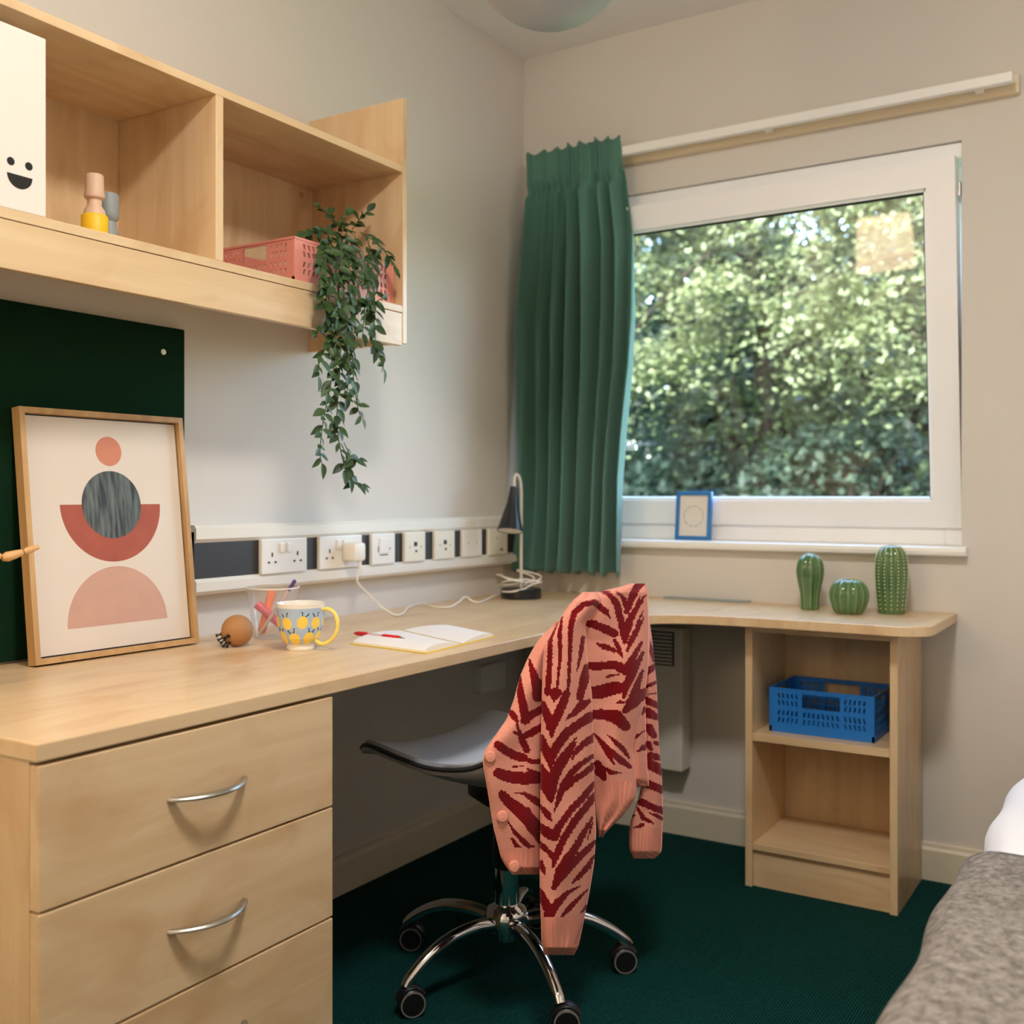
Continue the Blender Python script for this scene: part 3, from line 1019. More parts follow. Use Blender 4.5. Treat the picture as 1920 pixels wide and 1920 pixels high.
def drape(name, y0, y1, zt, xl, zb, mat, label, cat, ny, amp, seed, xr=2.505, rad=0.06):
    r = np.random.default_rng(seed)
    k1, k2, k3 = r.uniform(0, 6, 3)
    prof = [(xl - 0.004, zb)] + [(xl, zb + (zt - rad - zb) * q) for q in (0.35, 0.7, 1.0)]
    prof += [(xl + rad * (1 - math.cos(a)), zt - rad + rad * math.sin(a)) for a in np.linspace(0.2, PI / 2, 7)]
    prof += [(x, zt) for x in np.linspace(xl + rad + 0.03, xr, 22)]
    V = []
    for j in range(ny + 1):
        y = y0 + (y1 - y0) * j / ny
        for i, (x, z) in enumerate(prof):
            wx = amp * math.sin(y * 9 + k1) * (1 if i < 8 else 0.4) + amp * 0.6 * math.sin(y * 21 + k2 + i * 0.2) * (1 if i < 10 else 0.2)
            wz = amp * 0.7 * math.sin(y * 7 + x * 6 + k3) + amp * 0.4 * math.sin(x * 17 + y * 11)
            V.append((x + wx if i < 14 else x, y + amp * 0.4 * math.sin(x * 8 + k2), z + (wz if i > 3 else 0)))
    n = len(prof)
    Fc = [(j * n + i, j * n + i + 1, (j + 1) * n + i + 1, (j + 1) * n + i) for j in range(ny) for i in range(n - 1)]
    o = obj(name, V, Fc, mat, None, True)
    s = o.modifiers.new('thick', 'SOLIDIFY'); s.thickness = 0.012; s.offset = -1
    return props(o, label, cat)


drape('duvet', -1.42, -0.24, 0.500, 1.594, 0.30, 'duvet_white', 'white duvet spread over the bed under the grey blanket', 'duvet', 60, 0.008, 3)
drape('blanket', -2.2, -1.32, 0.512, 1.586, 0.24, 'blanket_wool', 'grey flecked wool blanket folded over the foot of the bed', 'blanket', 40, 0.006, 5)

# ================================================================== CHAIR
CC = np.array([0.63, -1.105, 0.0])
FA = math.radians(172)
cf = np.array([math.cos(FA), math.sin(FA), 0.0])
cs_ = np.array([-math.sin(FA), math.cos(FA), 0.0])        # towards the camera side
if cs_[1] > 0: cs_ = -cs_
ch = thing('swivel_chair', CC, 'grey shell swivel chair on a chrome five star base with a cardigan on its back', 'chair')
PF = [(0.262, 0.468, 0.186, 0.022), (0.21, 0.478, 0.214, 0.030), (0.10, 0.458, 0.224, 0.040), (0.0, 0.446, 0.226, 0.048),
      (-0.10, 0.446, 0.222, 0.065), (-0.165, 0.470, 0.212, 0.080), (-0.205, 0.53, 0.20, 0.05), (-0.228, 0.62, 0.18, 0.02), (-0.245, 0.70, 0.155, 0.0),
      (-0.252, 0.755, 0.13, 0.0), (-0.258, 0.79, 0.09, 0.0), (-0.26, 0.80, 0.05, 0.0)]
PFs = catmull(PF, 4)


def shell_pt(row, u, up=0.0, wk=1.0, fwd=0.0):
    d, z, hw, lf = row
    e = abs(u) ** 2.6
    back = max(0.0, min(1.0, (z - 0.5) / 0.15))
    return CC + cf * (d + 0.045 * e * back + fwd) + cs_ * (u * hw * wk) + np.array([0, 0, z + lf * e + up])


def sheet(rows, up, wk, nu_=24, fwd=0.0):
    return [shell_pt(r, -1 + 2 * i / nu_, up, wk, fwd) for r in rows for i in range(nu_ + 1)], nu_


def closed_sheet(name, rows, up0, up1, wk, mat, fwd=0.0):
    a, k = sheet(rows, up0, wk)
    b, _ = sheet(rows, up1, wk, 24, fwd)
    n = k + 1; R = len(rows); N = len(a)
    f = []
    for j in range(R - 1):
        for i in range(k):
            q = (j * n + i, j * n + i + 1, (j + 1) * n + i + 1, (j + 1) * n + i)
            f.append(q); f.append(tuple(reversed([x + N for x in q])))
    loop = [i for i in range(n)] + [j * n + k for j in range(1, R)] + [(R - 1) * n + i for i in range(k - 1, -1, -1)] + [j * n for j in range(R - 2, 0, -1)]
    for x, y in zip(loop, loop[1:] + loop[:1]):
        f.append((x, y, y + N, x + N))
    return obj(name, a + b, f, mat, ch, True, None, 60)


closed_sheet('seat_shell', PFs, -0.012, 0.0, 1.0, 'shell_grey', 0.006)
rim = [shell_pt(r, 1) for r in PFs] + [shell_pt(PFs[-1], u) for u in (0.5, 0, -0.5)] + [shell_pt(r, -1) for r in PFs[::-1]] + [shell_pt(PFs[0], u) for u in (-0.6, 0, 0.6, 1)]
tube('shell_rim', rim, 0.0048, 'shell_rim', ch, 8)
closed_sheet('seat_cushion', PFs[1:23], 0.001, 0.010, 0.955, 'cushion_grey')
lathe('seat_mount', [(0.05, 0.375), (0.085, 0.40), (0.085, 0.436), (0.06, 0.44)], CC, 'castor_black', ch, seg=24)
lathe('gas_lift_cover', [(0.026, 0.235), (0.030, 0.24), (0.030, 0.38), (0.026, 0.385)], CC, 'castor_black', ch, seg=24)
lathe('gas_lift', [(0.027, 0.145), (0.027, 0.27)], CC, 'chrome', ch, seg=32)
lathe('hub', [(0.021, 0.079), (0.021, 0.10), (0.045, 0.104), (0.048, 0.135), (0.040, 0.150), (0.029, 0.156), (0.027, 0.16)], CC, 'chrome', ch, seg=32)
tube('height_lever', [CC + (0.03, 0.02, 0.39), CC + cs_ * -0.10 + (0, 0, 0.39), CC + cs_ * -0.17 + (0, 0, 0.38)], 0.005, 'castor_black', ch, 8)
for k, a in enumerate((-32, 40, 112, 184, 256)):
    a = math.radians(a - 3)
    dr_ = np.array([math.cos(a), math.sin(a), 0])
    R_ = 0.27
    ap = catmull([CC + dr_ * 0.03 + (0, 0, 0.118), CC + dr_ * 0.09 + (0, 0, 0.127), CC + dr_ * 0.16 + (0, 0, 0.120), CC + dr_ * 0.215 + (0, 0, 0.098), CC + dr_ * 0.256 + (0, 0, 0.07), CC + dr_ * R_ + (0, 0, 0.055)], 5)
    arm = tube('base_arm', ap, list(np.linspace(0.016, 0.012, len(ap))), 'chrome', ch, 14, 1.0)
    sw = math.radians((-58, -50, -70, -62, -40)[k])           # castor swivel: direction of the axle
    ax = np.array([math.cos(sw), math.sin(sw), 0])
    tr_ = np.array([-ax[1], ax[0], 0])
    wc = CC + dr_ * R_ + tr_ * (0.012 if k != 1 else -0.012) + np.array([0, 0, 0.027])
    cst = MB()
    for s in (-1, 1):
        cst.add(*lathe_vf([(0.0, 0.004), (0.024, 0.004), (0.027, 0.007), (0.027, 0.017), (0.0225, 0.021)], wc, ax * s, 24))
    cst.add(*tube_vf([CC + dr_ * R_ + (0, 0, 0.03), CC + dr_ * R_ + (0, 0, 0.058)], 0.007, 8))
    hood = [wc + tr_ * (0.028 * math.cos(t)) + np.array([0, 0, 0.029 * math.sin(t)]) for t in np.linspace(0.15 * PI, 0.95 * PI, 9)]
    cst.add(*tube_vf(hood, 0.0135, 8, 0.35))
    wh = cst.build('castor', 'castor_black', arm, True, 40)
    for s in (-1, 1):
        lathe('wheel_ring', [(0.0225, 0.0205), (0.0255, 0.0205), (0.0255, 0.0222), (0.0225, 0.0222)], wc, 'castor_ring', arm, axis=ax * s, seg=28, cap=False)

# ================================================================== CARDIGAN
KP, KN = np.array([0.882, -1.14, 0.6]), np.array([0.93, -0.37, 0.0])
KN = KN / np.linalg.norm(KN)
KB = np.array([CAM[0] - 0.88, CAM[1] + 1.14, 0.0]); KB /= np.linalg.norm(KB)
S5 = 5.0526


def A_(pts):   # trace frame of the upper garment
    return [(880 + p[0] / S5, 1080 + p[1] / S5) + ((p[2] / S5,) if len(p) > 2 else ()) for p in pts]


def B_(pts):   # trace frame of the lower garment
    return [(880 + p[0] / S5, 1420 + p[1] / S5) + ((p[2] / S5,) if len(p) > 2 else ()) for p in pts]


ST = {'sleeve': [], 'front': [], 'body': [], 'side': [], 'far': []}
ST['sleeve'] = [
    A_([(842, 435, 12), (795, 530, 28), (768, 600, 40), (762, 800, 46), (752, 950, 48), (740, 1105, 52)]),
    A_([(880, 395, 14), (858, 540, 38), (862, 720, 34), (848, 900, 22), (828, 1112, 18)]),
    A_([(932, 1130, 28), (945, 900, 26), (955, 700, 34), (962, 480, 46), (1000, 345, 50), (1090, 268, 48), (1190, 250, 52), (1290, 335, 50), (1335, 400, 10)]),
    A_([(1078, 585, 34), (1055, 740, 34), (1018, 905, 6)]),
    A_([(1115, 870, 70), (1090, 980, 80), (1045, 1150, 60)]),
    A_([(815, 1118, 110), (800, 1185, 20)]),
    A_([(690, 1215, 60), (740, 1330, 80), (780, 1430, 80), (780, 1530, 18)]), A_([(775, 1430, 90), (830, 1330, 80), (880, 1220, 80), (920, 1120, 66)]),
    A_([(1130, 1190, 40), (1070, 1220, 80), (990, 1300, 50), (912, 1365, 6)]),
    A_([(680, 1530, 60), (730, 1660, 80), (770, 1750, 70), (772, 1820, 20)]), A_([(765, 1740, 70), (830, 1610, 80), (920, 1490, 80), (1040, 1400, 76), (1150, 1330, 86)]),
    A_([(1170, 1535, 70), (1080, 1595, 56), (1005, 1670, 40), (975, 1735, 8)]),
    A_([(1015, 1530, 8), (940, 1630, 34), (860, 1740, 56), (800, 1860, 66), (775, 1960, 60)]),
    A_([(680, 1800, 40), (735, 1890, 60), (775, 1960, 60)]),
    B_([(770, -30, 50), (770, 60, 20)]),
    B_([(675, 130, 70), (725, 270, 100), (770, 380, 70), (780, 430, 12)]), B_([(770, 330, 90), (805, 190, 84), (870, 70, 70), (935, -20, 60), (1005, -140, 20)]),
    B_([(1170, -10, 34), (1060, 60, 46), (965, 145, 54), (890, 270, 66), (840, 410, 46), (805, 512, 8)]),
    B_([(1172, 80, 56), (1085, 155, 46), (985, 215, 60), (920, 280, 60)]),
    B_([(675, 465, 40), (740, 540, 56), (775, 595, 20)]),
    B_([(665, 660, 70), (740, 715, 90), (805, 745, 90)]), B_([(800, 745, 90), (860, 640, 62), (960, 500, 58), (1080, 380, 58), (1180, 250, 44)]),
    B_([(665, 815, 44), (740, 885, 46), (800, 940, 60)]), B_([(790, 1055, 8), (815, 950, 60), (895, 770, 60), (1000, 600, 66), (1090, 490, 62), (1180, 370, 60)]),
    B_([(1172, 560, 14), (1085, 715, 52), (1005, 860, 64), (930, 965, 80), (865, 1070, 86), (805, 1230, 48)]),
    B_([(1205, 780, 20), (1135, 855, 52), (1035, 950, 62), (960, 1025, 76), (885, 1110, 80), (830, 1200, 40)]),
    B_([(1168, 620, 12), (1142, 700, 18), (1118, 780, 5)]),
    B_([(678, 990, 30), (695, 1050, 46), (714, 1105, 10)]),
    B_([(1185, 925, 14), (1125, 1035, 52), (1045, 1125, 46), (975, 1192, 8)]),
    B_([(660, 1250, 40), (710, 1360, 76), (760, 1450, 100)]), B_([(755, 1490, 96), (830, 1385, 70), (930, 1285, 38), (1048, 1218, 8)]),
    B_([(1132, 1245, 6), (1050, 1322, 28), (950, 1425, 46), (880, 1505, 26)]),
    B_([(1108, 1420, 30), (1060, 1468, 8)])]
ST['front'] = [
    A_([(570, 790, 12), (600, 900, 56), (640, 1030, 90), (645, 1150, 80)]), A_([(690, 1030, 80), (630, 1150, 50)]),
    A_([(482, 960, 20), (486, 1100, 60), (515, 1250, 76), (540, 1360, 80)]), A_([(520, 1370, 66), (600, 1310, 66), (700, 1250, 60)]),
    A_([(430, 1480, 20), (520, 1520, 50), (600, 1480, 66), (700, 1420, 56)]),
    A_([(375, 1270, 30), (420, 1320, 56), (455, 1375, 30)]),
    A_([(455, 1360, 14), (462, 1440, 22), (505, 1560, 60), (545, 1650, 60)]),  # shade of a fold, painted as one more red stroke
    A_([(272, 1600, 70), (340, 1650, 70), (430, 1700, 80), (515, 1725, 70)]),
    A_([(385, 1808, 5), (450, 1806, 12), (505, 1800, 6)]),
    A_([(530, 1735, 30), (600, 1760, 44), (690, 1750, 34)]), A_([(560, 1830, 20), (620, 1880, 60), (690, 1900, 60)]),
    B_([(275, 150, 90), (370, 185, 100), (520, 200, 110), (690, 190, 90)]),
    B_([(310, 350, 70), (370, 420, 90), (470, 500, 110), (540, 590, 90), (600, 690, 70), (690, 800, 60)]),
    B_([(540, 500, 60), (600, 580, 60), (690, 680, 50)]),
    B_([(430, 335, 8), (520, 345, 26), (600, 395, 60), (690, 450, 66)]),
    B_([(365, 605, 10), (420, 700, 34), (500, 785, 44), (560, 840, 40), (612, 842, 8)]),
    B_([(405, 770, 20), (440, 828, 38), (488, 852, 8)])]
ST['body'] = [
    A_([(1085, 445, 60), (1180, 455, 66), (1280, 500, 74), (1375, 545, 70)]),
    A_([(1190, 250, 52), (1290, 335, 50), (1335, 400, 10)]),
    A_([(1208, 638, 12), (1270, 668, 44), (1375, 705, 40)]),
    A_([(1120, 850, 60), (1230, 855, 76), (1320, 842, 64), (1420, 845, 60)]),
    A_([(1280, 968, 6), (1340, 942, 22), (1415, 930, 10)]),
    A_([(1140, 1110, 100), (1260, 1092, 120), (1350, 1068, 110), (1440, 1060, 90)]),
    A_([(1390, 1202, 5), (1430, 1190, 28), (1465, 1200, 20)]),
    A_([(1170, 1310, 84), (1280, 1312, 90), (1390, 1335, 120), (1480, 1420, 90)]),
    A_([(1185, 1495, 12), (1250, 1575, 42), (1320, 1690, 46), (1370, 1785, 12)]),
    A_([(1240, 1545, 14), (1340, 1665, 52), (1440, 1750, 60), (1520, 1805, 36)]),
    A_([(1310, 1508, 5), (1400, 1585, 40), (1470, 1655, 44), (1512, 1725, 14)]),
    B_([(1215, 60, 60), (1240, 130, 100), (1275, 195, 50)]), B_([(1270, 90, 8), (1340, 142, 44), (1435, 150, 6)]),
    A_([(1240, 128, 10), (1330, 165, 46), (1400, 270, 60), (1430, 400, 62), (1462, 520, 70), (1472, 625, 40)]),
    A_([(1400, 142, 6), (1450, 192, 36), (1500, 300, 60)]),
    A_([(1640, 45, 70), (1590, 115, 60), (1535, 215, 60), (1492, 335, 44)]),
    A_([(1470, 620, 44), (1490, 500, 80), (1530, 400, 60), (1580, 310, 44), (1640, 220, 26), (1670, 180, 8)]),
    A_([(1620, 185, 6), (1590, 270, 24), (1560, 320, 8)]), A_([(1645, 330, 6), (1600, 440, 24), (1580, 470, 6)]),
    A_([(1650, 400, 10), (1575, 535, 50), (1530, 620, 46), (1495, 705, 20)]),
    A_([(1378, 610, 30), (1425, 710, 42), (1450, 775, 8)]),
    A_([(1420, 880, 60), (1490, 890, 100), (1545, 790, 56), (1630, 630, 24)]),
    A_([(1465, 1150, 24), (1485, 1040, 70), (1550, 920, 66), (1645, 730, 28)]),
    A_([(1475, 1275, 50), (1550, 1195, 110), (1610, 1140, 100), (1660, 1110, 80)]), A_([(1550, 1160, 80), (1595, 1020, 56), (1640, 900, 24)])]
ST['side'] = [
    A_([(1475, 1275, 50), (1550, 1195, 110), (1610, 1140, 100), (1660, 1110, 80)]), A_([(1550, 1160, 80), (1595, 1020, 56), (1640, 900, 24)]),
    A_([(1555, 1352, 8), (1610, 1302, 44), (1675, 1262, 56)]), A_([(1485, 1440, 52), (1540, 1425, 40), (1605, 1405, 6)]),
    A_([(1505, 1562, 26), (1580, 1522, 26), (1660, 1468, 8)]), A_([(1588, 1662, 8), (1640, 1632, 44), (1700, 1600, 56)]),
    A_([(1650, 400, 10), (1575, 535, 50)])]
ST['far'] = [
    A_([(1635, 480, 40), (1690, 620, 52), (1750, 800, 26)]), A_([(1650, 945, 30), (1715, 885, 56), (1770, 845, 40)]),
    A_([(1655, 1060, 20), (1720, 1030, 30), (1785, 995, 22)]), A_([(1690, 1122, 10), (1785, 1108, 12)]),
    A_([(1680, 1180, 60), (1785, 1225, 56)]), A_([(1690, 1300, 90), (1785, 1340, 50)]), A_([(1700, 1440, 80), (1745, 1510, 60)]),
    A_([(1695, 1590, 60), (1720, 1640, 40)]), A_([(1760, 1580, 40), (1810, 1600, 30)]), A_([(1715, 1700, 60), (1810, 1725, 50)]),
    B_([(1690, 60, 90), (1830, 125, 90)]), B_([(1690, 250, 70), (1840, 315, 70)]), B_([(1635, 425, 66), (1740, 475, 56), (1840, 510, 60)]),
    B_([(1705, 528, 8), (1780, 555, 40), (1840, 585, 30)]), B_([(1600, 490, 26), (1650, 575, 42), (1748, 628, 12)]),
    B_([(1500, 708, 30), (1580, 665, 20), (1640, 640, 34)]), B_([(1505, 560, 24), (1575, 550, 6)])]


def red_mask(key, X, Y):
    """knit print: tapered strokes in the flat pattern of each garment piece"""
    out = np.zeros(X.shape, bool)
    jit = 0.5 * np.sin(X * 3.1 + Y * 7.7) + 0.4 * np.sin(X * 6.3 - Y * 2.9)
    for s in ST[key]:
        for (x0, y0, w0), (x1, y1, w1) in zip(s, s[1:]):
            dx, dy = x1 - x0, y1 - y0
            L2 = dx * dx + dy * dy + 1e-9
            t = np.clip(((X - x0) * dx + (Y - y0) * dy) / L2, 0, 1)
            d = np.hypot(X - x0 - t * dx, Y - y0 - t * dy)
            out |= d < (w0 + (w1 - w0) * t) * 0.535 + 0.4 + jit * 0.8
    return out


def knit_piece(name, key, rows, off, thick, parent, y_end=None, fold=0.0, seed=0, step=2.3, back=0.5, offx=None):
    """a soft flattened tube of knitted cloth; rows are (trace y, left, right)"""
    r = np.random.default_rng(seed)
    ys = np.arange(rows[0][0], rows[-1][0] + 0.01, step)
    T = np.array(rows, float)
    Ls, Rs = np.interp(ys, T[:, 0], T[:, 1]), np.interp(ys, T[:, 0], T[:, 2])
    ker = np.ones(7) / 7
    Ls = np.convolve(np.pad(Ls, 3, 'edge'), ker, 'valid'); Rs = np.convolve(np.pad(Rs, 3, 'edge'), ker, 'valid')
    n = max(8, int(max(Rs - Ls) / step))
    V, mid = [], []
    J = len(ys)
    k1, k2, k3 = r.uniform(0, 6, 3)
    for j, y in enumerate(ys):
        endk = min(1.0, (j + 1.5) / 9, (J - j + 2.0) / 9)
        for side in (1, -1):
            for i in range(n + 1):
                s = i / n
                u = Ls[j] + (Rs[j] - Ls[j]) * s
                prof = max(0.0, 1 - (2 * s - 1) ** 2) ** 0.5
                o = off + (offx(u, y) if offx else 0.0)
                b = thick * endk * prof * (1 if side > 0 else -back)
                if side > 0 and fold:
                    b += fold * prof * (math.sin(s * 9 + y * 0.018 + k1) + 0.6 * math.sin(s * 4 - y * 0.03 + k2) + 0.35 * math.sin(y * 0.07 + s * 3 + k3))
                P = unp(u, y, KP, KN)
                P = P + (CAM - P) / np.linalg.norm(CAM - P) * (o + b)
                V.append(P)
    w_ = n + 1
    row = 2 * w_
    Fc, XS, YS = [], [], []
    for j in range(J - 1):
        yc = (ys[j] + ys[j + 1]) / 2
        for sd_ in (0, 1):
            for i in range(n):
                a = j * row + sd_ * w_ + i
                q = (a, a + 1, a + 1 + row, a + row)
                Fc.append(q if sd_ == 0 else q[::-1])
                s = (i + 0.5) / n
                XS.append(Ls[j] + (Rs[j] - Ls[j]) * s); YS.append(yc)
        for i in (0, n):
            a = j * row + i
            Fc.append((a, a + row, a + row + w_, a + w_))
            XS.append(Ls[j] if i == 0 else Rs[j]); YS.append(yc)
    for j in (0, J - 1):
        for i in range(n):
            a = j * row + i
            Fc.append((a, a + 1, a + 1 + w_, a + w_)); XS.append(Ls[j] + (Rs[j] - Ls[j]) * i / n); YS.append(ys[j])
    XS, YS = np.array(XS), np.array(YS)
    mask = red_mask(key, XS, YS)
    if y_end: mask &= YS < y_end
    V = np.array(V)

    def link(nm, keep, mats, par):
        org = ORG[par.name]
        ids = np.nonzero(keep)[0]
        used = sorted({q for i in ids for q in Fc[i]})
        mp = {q: k for k, q in enumerate(used)}
        me = bpy.data.meshes.new(nm)
        me.from_pydata((V[used] - org).tolist(), [], [tuple(mp[q] for q in Fc[i]) for i in ids])
        for q in mats: me.materials.append(MATS[q])
        if len(mats) > 1: me.polygons.foreach_set('material_index', mask[ids].astype(np.int32))
        me.polygons.foreach_set('use_smooth', [True] * len(me.polygons))
        bm = bmesh.new(); bm.from_mesh(me)
        bmesh.ops.recalc_face_normals(bm, faces=bm.faces)
        bm.to_mesh(me); bm.free()
        o = bpy.data.objects.new(nm, me)
        COL.objects.link(o)
        ORG[o.name] = org
        o.parent = par
        return o
    o = link(name, YS < y_end, ['knit_pink', 'knit_red'], parent)
    link('cuff' if name == 'sleeve' else 'hem_band', YS >= y_end, ['knit_rib'], o)['label'] = 'plain coral ribbed ' + ('cuff' if name == 'sleeve' else 'hem band')
    return o


kc = thing('cardigan', (0.87, -1.2, 0.17), 'pink cardigan with dark red zebra stripes hung over the swivel chair', 'cardigan')
knit_piece('body', 'body', [(1094, 1188, 1207), (1099, 1172, 1213), (1106, 1135, 1214), (1112, 1108, 1215), (1122, 1090, 1215), (1165, 1082, 1217), (1250, 1092, 1216),
                            (1330, 1100, 1205), (1400, 1106, 1186), (1440, 1110, 1190), (1480, 1112, 1194), (1500, 1114, 1191), (1530, 1116, 1168), (1550, 1119, 1146), (1572, 1122, 1127)],
           0.022, 0.034, kc, 1464, 0.0055, 1, back=1.6, offx=lambda u, y: 0.012 * math.sin((u - 1150) * 0.05) * min(1, max(0, (y - 1140) / 60)))
knit_piece('side_panel', 'side', [(1104, 1192, 1214), (1200, 1180, 1219), (1300, 1160, 1210), (1400, 1165, 1212), (1440, 1172, 1214), (1470, 1180, 1217), (1476, 1188, 1216)],
           0.0, 0.026, kc, 1428, 0.004, 2, back=1.2)
knit_piece('front_panel', 'front', [(1166, 1044, 1070), (1180, 1028, 1066), (1204, 1006, 1050), (1235, 989, 1045), (1270, 974, 1045), (1310, 964, 1045), (1350, 949, 1045), (1385, 924, 1045), (1408, 908, 1045), (1430, 905, 1045),
                                    (1470, 912, 1045), (1550, 925, 1045), (1610, 940, 1045), (1630, 952, 1043), (1641, 964, 1040)],
           0.0, 0.022, kc, 1592, 0.005, 3, back=0.8)
sl = knit_piece('sleeve', 'sleeve', [(1110, 1096, 1118), (1118, 1082, 1128), (1130, 1070, 1128), (1150, 1056, 1112), (1166, 1046, 1098), (1215, 1020, 1100), (1260, 1017, 1104), (1300, 1016, 1110), (1400, 1014, 1113),
                                     (1480, 1013, 1114), (1560, 1013, 1118), (1620, 1012, 1114), (1680, 1012, 1104), (1720, 1014, 1096), (1760, 1015, 1088), (1780, 1017, 1083), (1791, 1021, 1074)],
                0.048, 0.036, kc, 1720, 0.003, 4, back=0.4)
fs = knit_piece('sleeve', 'far', [(1150, 1205, 1216), (1200, 1200, 1223), (1250, 1202, 1228), (1290, 1205, 1232), (1350, 1208, 1234), (1400, 1209, 1236), (1450, 1208, 1241), (1500, 1196, 1243),
                                  (1540, 1182, 1243), (1560, 1179, 1242), (1590, 1180, 1241), (1603, 1184, 1238), (1612, 1192, 1218)],
                -0.03, 0.024, kc, 1553, 0.003, 5, back=0.9)
for u, v in ((918.5, 1419), (941.5, 1531), (963.5, 1624)):
    p = unp(u, v, KP, KN); p = p + (CAM - p) / np.linalg.norm(CAM - p) * 0.014
    o = lathe('button', [(0.0, -0.004), (0.0105, -0.003), (0.0115, 0.002), (0.009, 0.006), (0.0, 0.0075)], p, 'knit_pink', kc, axis=KN * 0.8 + np.array([0.2, -0.5, 0.1]), seg=16)

# ================================================================== FRAMED PRINT
B0 = np.array([0.094, -1.874, 0.7338]); B1 = np.array([0.106, -1.500, 0.7338])
ex = (B1 - B0) / np.linalg.norm(B1 - B0)
ey = np.array([-0.055, 0.0, 0.477]); ey -= ex * (ey @ ex); ey /= np.linalg.norm(ey)
ez = np.cross(ex, ey)
if ez[0] < 0: ez = -ez
FWD, FHT = float(np.linalg.norm(B1 - B0)), 0.483
fr = thing('framed_print', (0.09, -1.69, 0.73), 'large framed abstract print of stacked half circles leaning on the wall', 'picture')
to_l = lambda u, v: ((lambda q: (float(q @ ex), float(q @ ey)))(unp(u, v, B0, ez) - B0))


def fbox(a0, a1, b0, b1, t0, t1):
    return prism_vf([(a0, b0), (a1, b0), (a1, b1), (a0, b1)], B0, ex, ey, ez, t0, t1)


m = MB(); k = 0.011
for a in ((0, k, 0, FHT), (FWD - k, FWD, 0, FHT), (k, FWD - k, 0, k), (k, FWD - k, FHT - k, FHT)):
    m.add(*fbox(*a, -0.024, 0.0))
m.build('frame', 'oak_frame', fr)
obj('backing', *fbox(k, FWD - k, k, FHT - k, -0.022, -0.014), 'trunk_dark', fr)
pp = obj('print', *fbox(k + 0.003, FWD - k - 0.003, k + 0.003, FHT - k - 0.003, -0.0138, -0.012), 'print_paper', fr)
S4 = 2.6667
P4 = lambda x, y: to_l(x / S4, 550 + y / S4)


def art(name, poly, mat, lift):
    obj(name, *prism_vf(poly, B0, ex, ey, ez, -0.0121, -0.0119 + lift), mat, pp)


def disc(c, r, a0=0, a1=2 * PI, n=48):
    return [(c[0] + r * math.cos(a0 + (a1 - a0) * i / n), c[1] + r * math.sin(a0 + (a1 - a0) * i / n)) for i in range(n if a1 - a0 > 6.2 else n + 1)]


t_, b_ = P4(556, 713), P4(566, 860)
art('coral_circle', disc(((t_[0] + b_[0]) / 2, (t_[1] + b_[1]) / 2), (t_[1] - b_[1]) / 2), 'print_coral', 0.0001)
l_, r_, b_ = P4(317, 1052), P4(817, 1052), P4(575, 1350)
cx_, cy_ = (l_[0] + r_[0]) / 2, (l_[1] + r_[1]) / 2
art('rust_half_circle', disc((cx_, cy_), (r_[0] - l_[0]) / 2, PI, 2 * PI), 'print_rust', 0.0001)
t_, b_ = P4(570, 885), P4(583, 1222)
art('slate_circle', disc((cx_, (t_[1] + b_[1]) / 2), (t_[1] - b_[1]) / 2), 'print_slate', 0.0004)
l_, r_ = P4(358, 1678), P4(855, 1622)
art('blush_half_circle', disc(((l_[0] + r_[0]) / 2, (l_[1] + r_[1]) / 2), (r_[0] - l_[0]) / 2, 0, PI), 'print_blush', 0.0002)

# ================================================================== THINGS ON THE SHELF
bx = thing('storage_box', (0.16, -2.095, 1.5005), 'white card storage box printed with a black smiling face', 'box')
BYR = -1.993
box('carton', 0.03, 0.2995, BYR - 0.20, BYR, 1.5008, 1.7935, 'box_card', bx, 0.002)
for u, v in ((20, 302), (54, 312)):
    p = un(u, v, 'x', 0.2995)
    lathe('eye', [(0.0065, 0.0), (0.0065, 0.0006), (0.0, 0.0007)], p, 'ink_black', bx, axis=(1, 0, 0), seg=20)
ml, mr = un(13, 323, 'x', 0.2995), un(60.5, 335, 'x', 0.2995)
mc, mrd = (ml + mr) / 2, (mr[1] - ml[1]) / 2
poly = [(mrd * math.cos(a), mrd * 0.98 * math.sin(a)) for a in np.linspace(PI, 2 * PI, 25)]
obj('mouth', *prism_vf(poly, (0.2995, mc[1], mc[2]), (0, 1, 0), (0, 0, 1), (1, 0, 0), 0.0, 0.0006), 'ink_black', bx)

fg = thing('wooden_figure', (0.2, -1.83, 1.5008), 'turned pale pink wooden figure with a yellow base', 'figurine')
c = (0.2, -1.828, 1.5008)
lathe('base', [(0.0, 0), (0.0225, 0.0), (0.0235, 0.002), (0.0235, 0.052), (0.021, 0.055), (0.0, 0.056)], c, 'figure_yellow', fg, seg=28)
lathe('body', [(0.020, 0.055), (0.018, 0.064), (0.0125, 0.072), (0.0125, 0.082), (0.0175, 0.086), (0.0185, 0.092), (0.0165, 0.100), (0.016, 0.126), (0.014, 0.129), (0.0, 0.1295)], c, 'figure_pink', fg, seg=28)
fg = lathe('wooden_figure', [(0.0, 0), (0.025, 0.0), (0.022, 0.012), (0.0135, 0.05), (0.0125, 0.056), (0.017, 0.062), (0.0182, 0.068), (0.0182, 0.104), (0.016, 0.108), (0.0, 0.109)], (0.18, -1.782, 1.5008), 'figure_grey', None, seg=28)
props(fg, 'turned grey wooden figure standing behind the yellow based one', 'figurine')


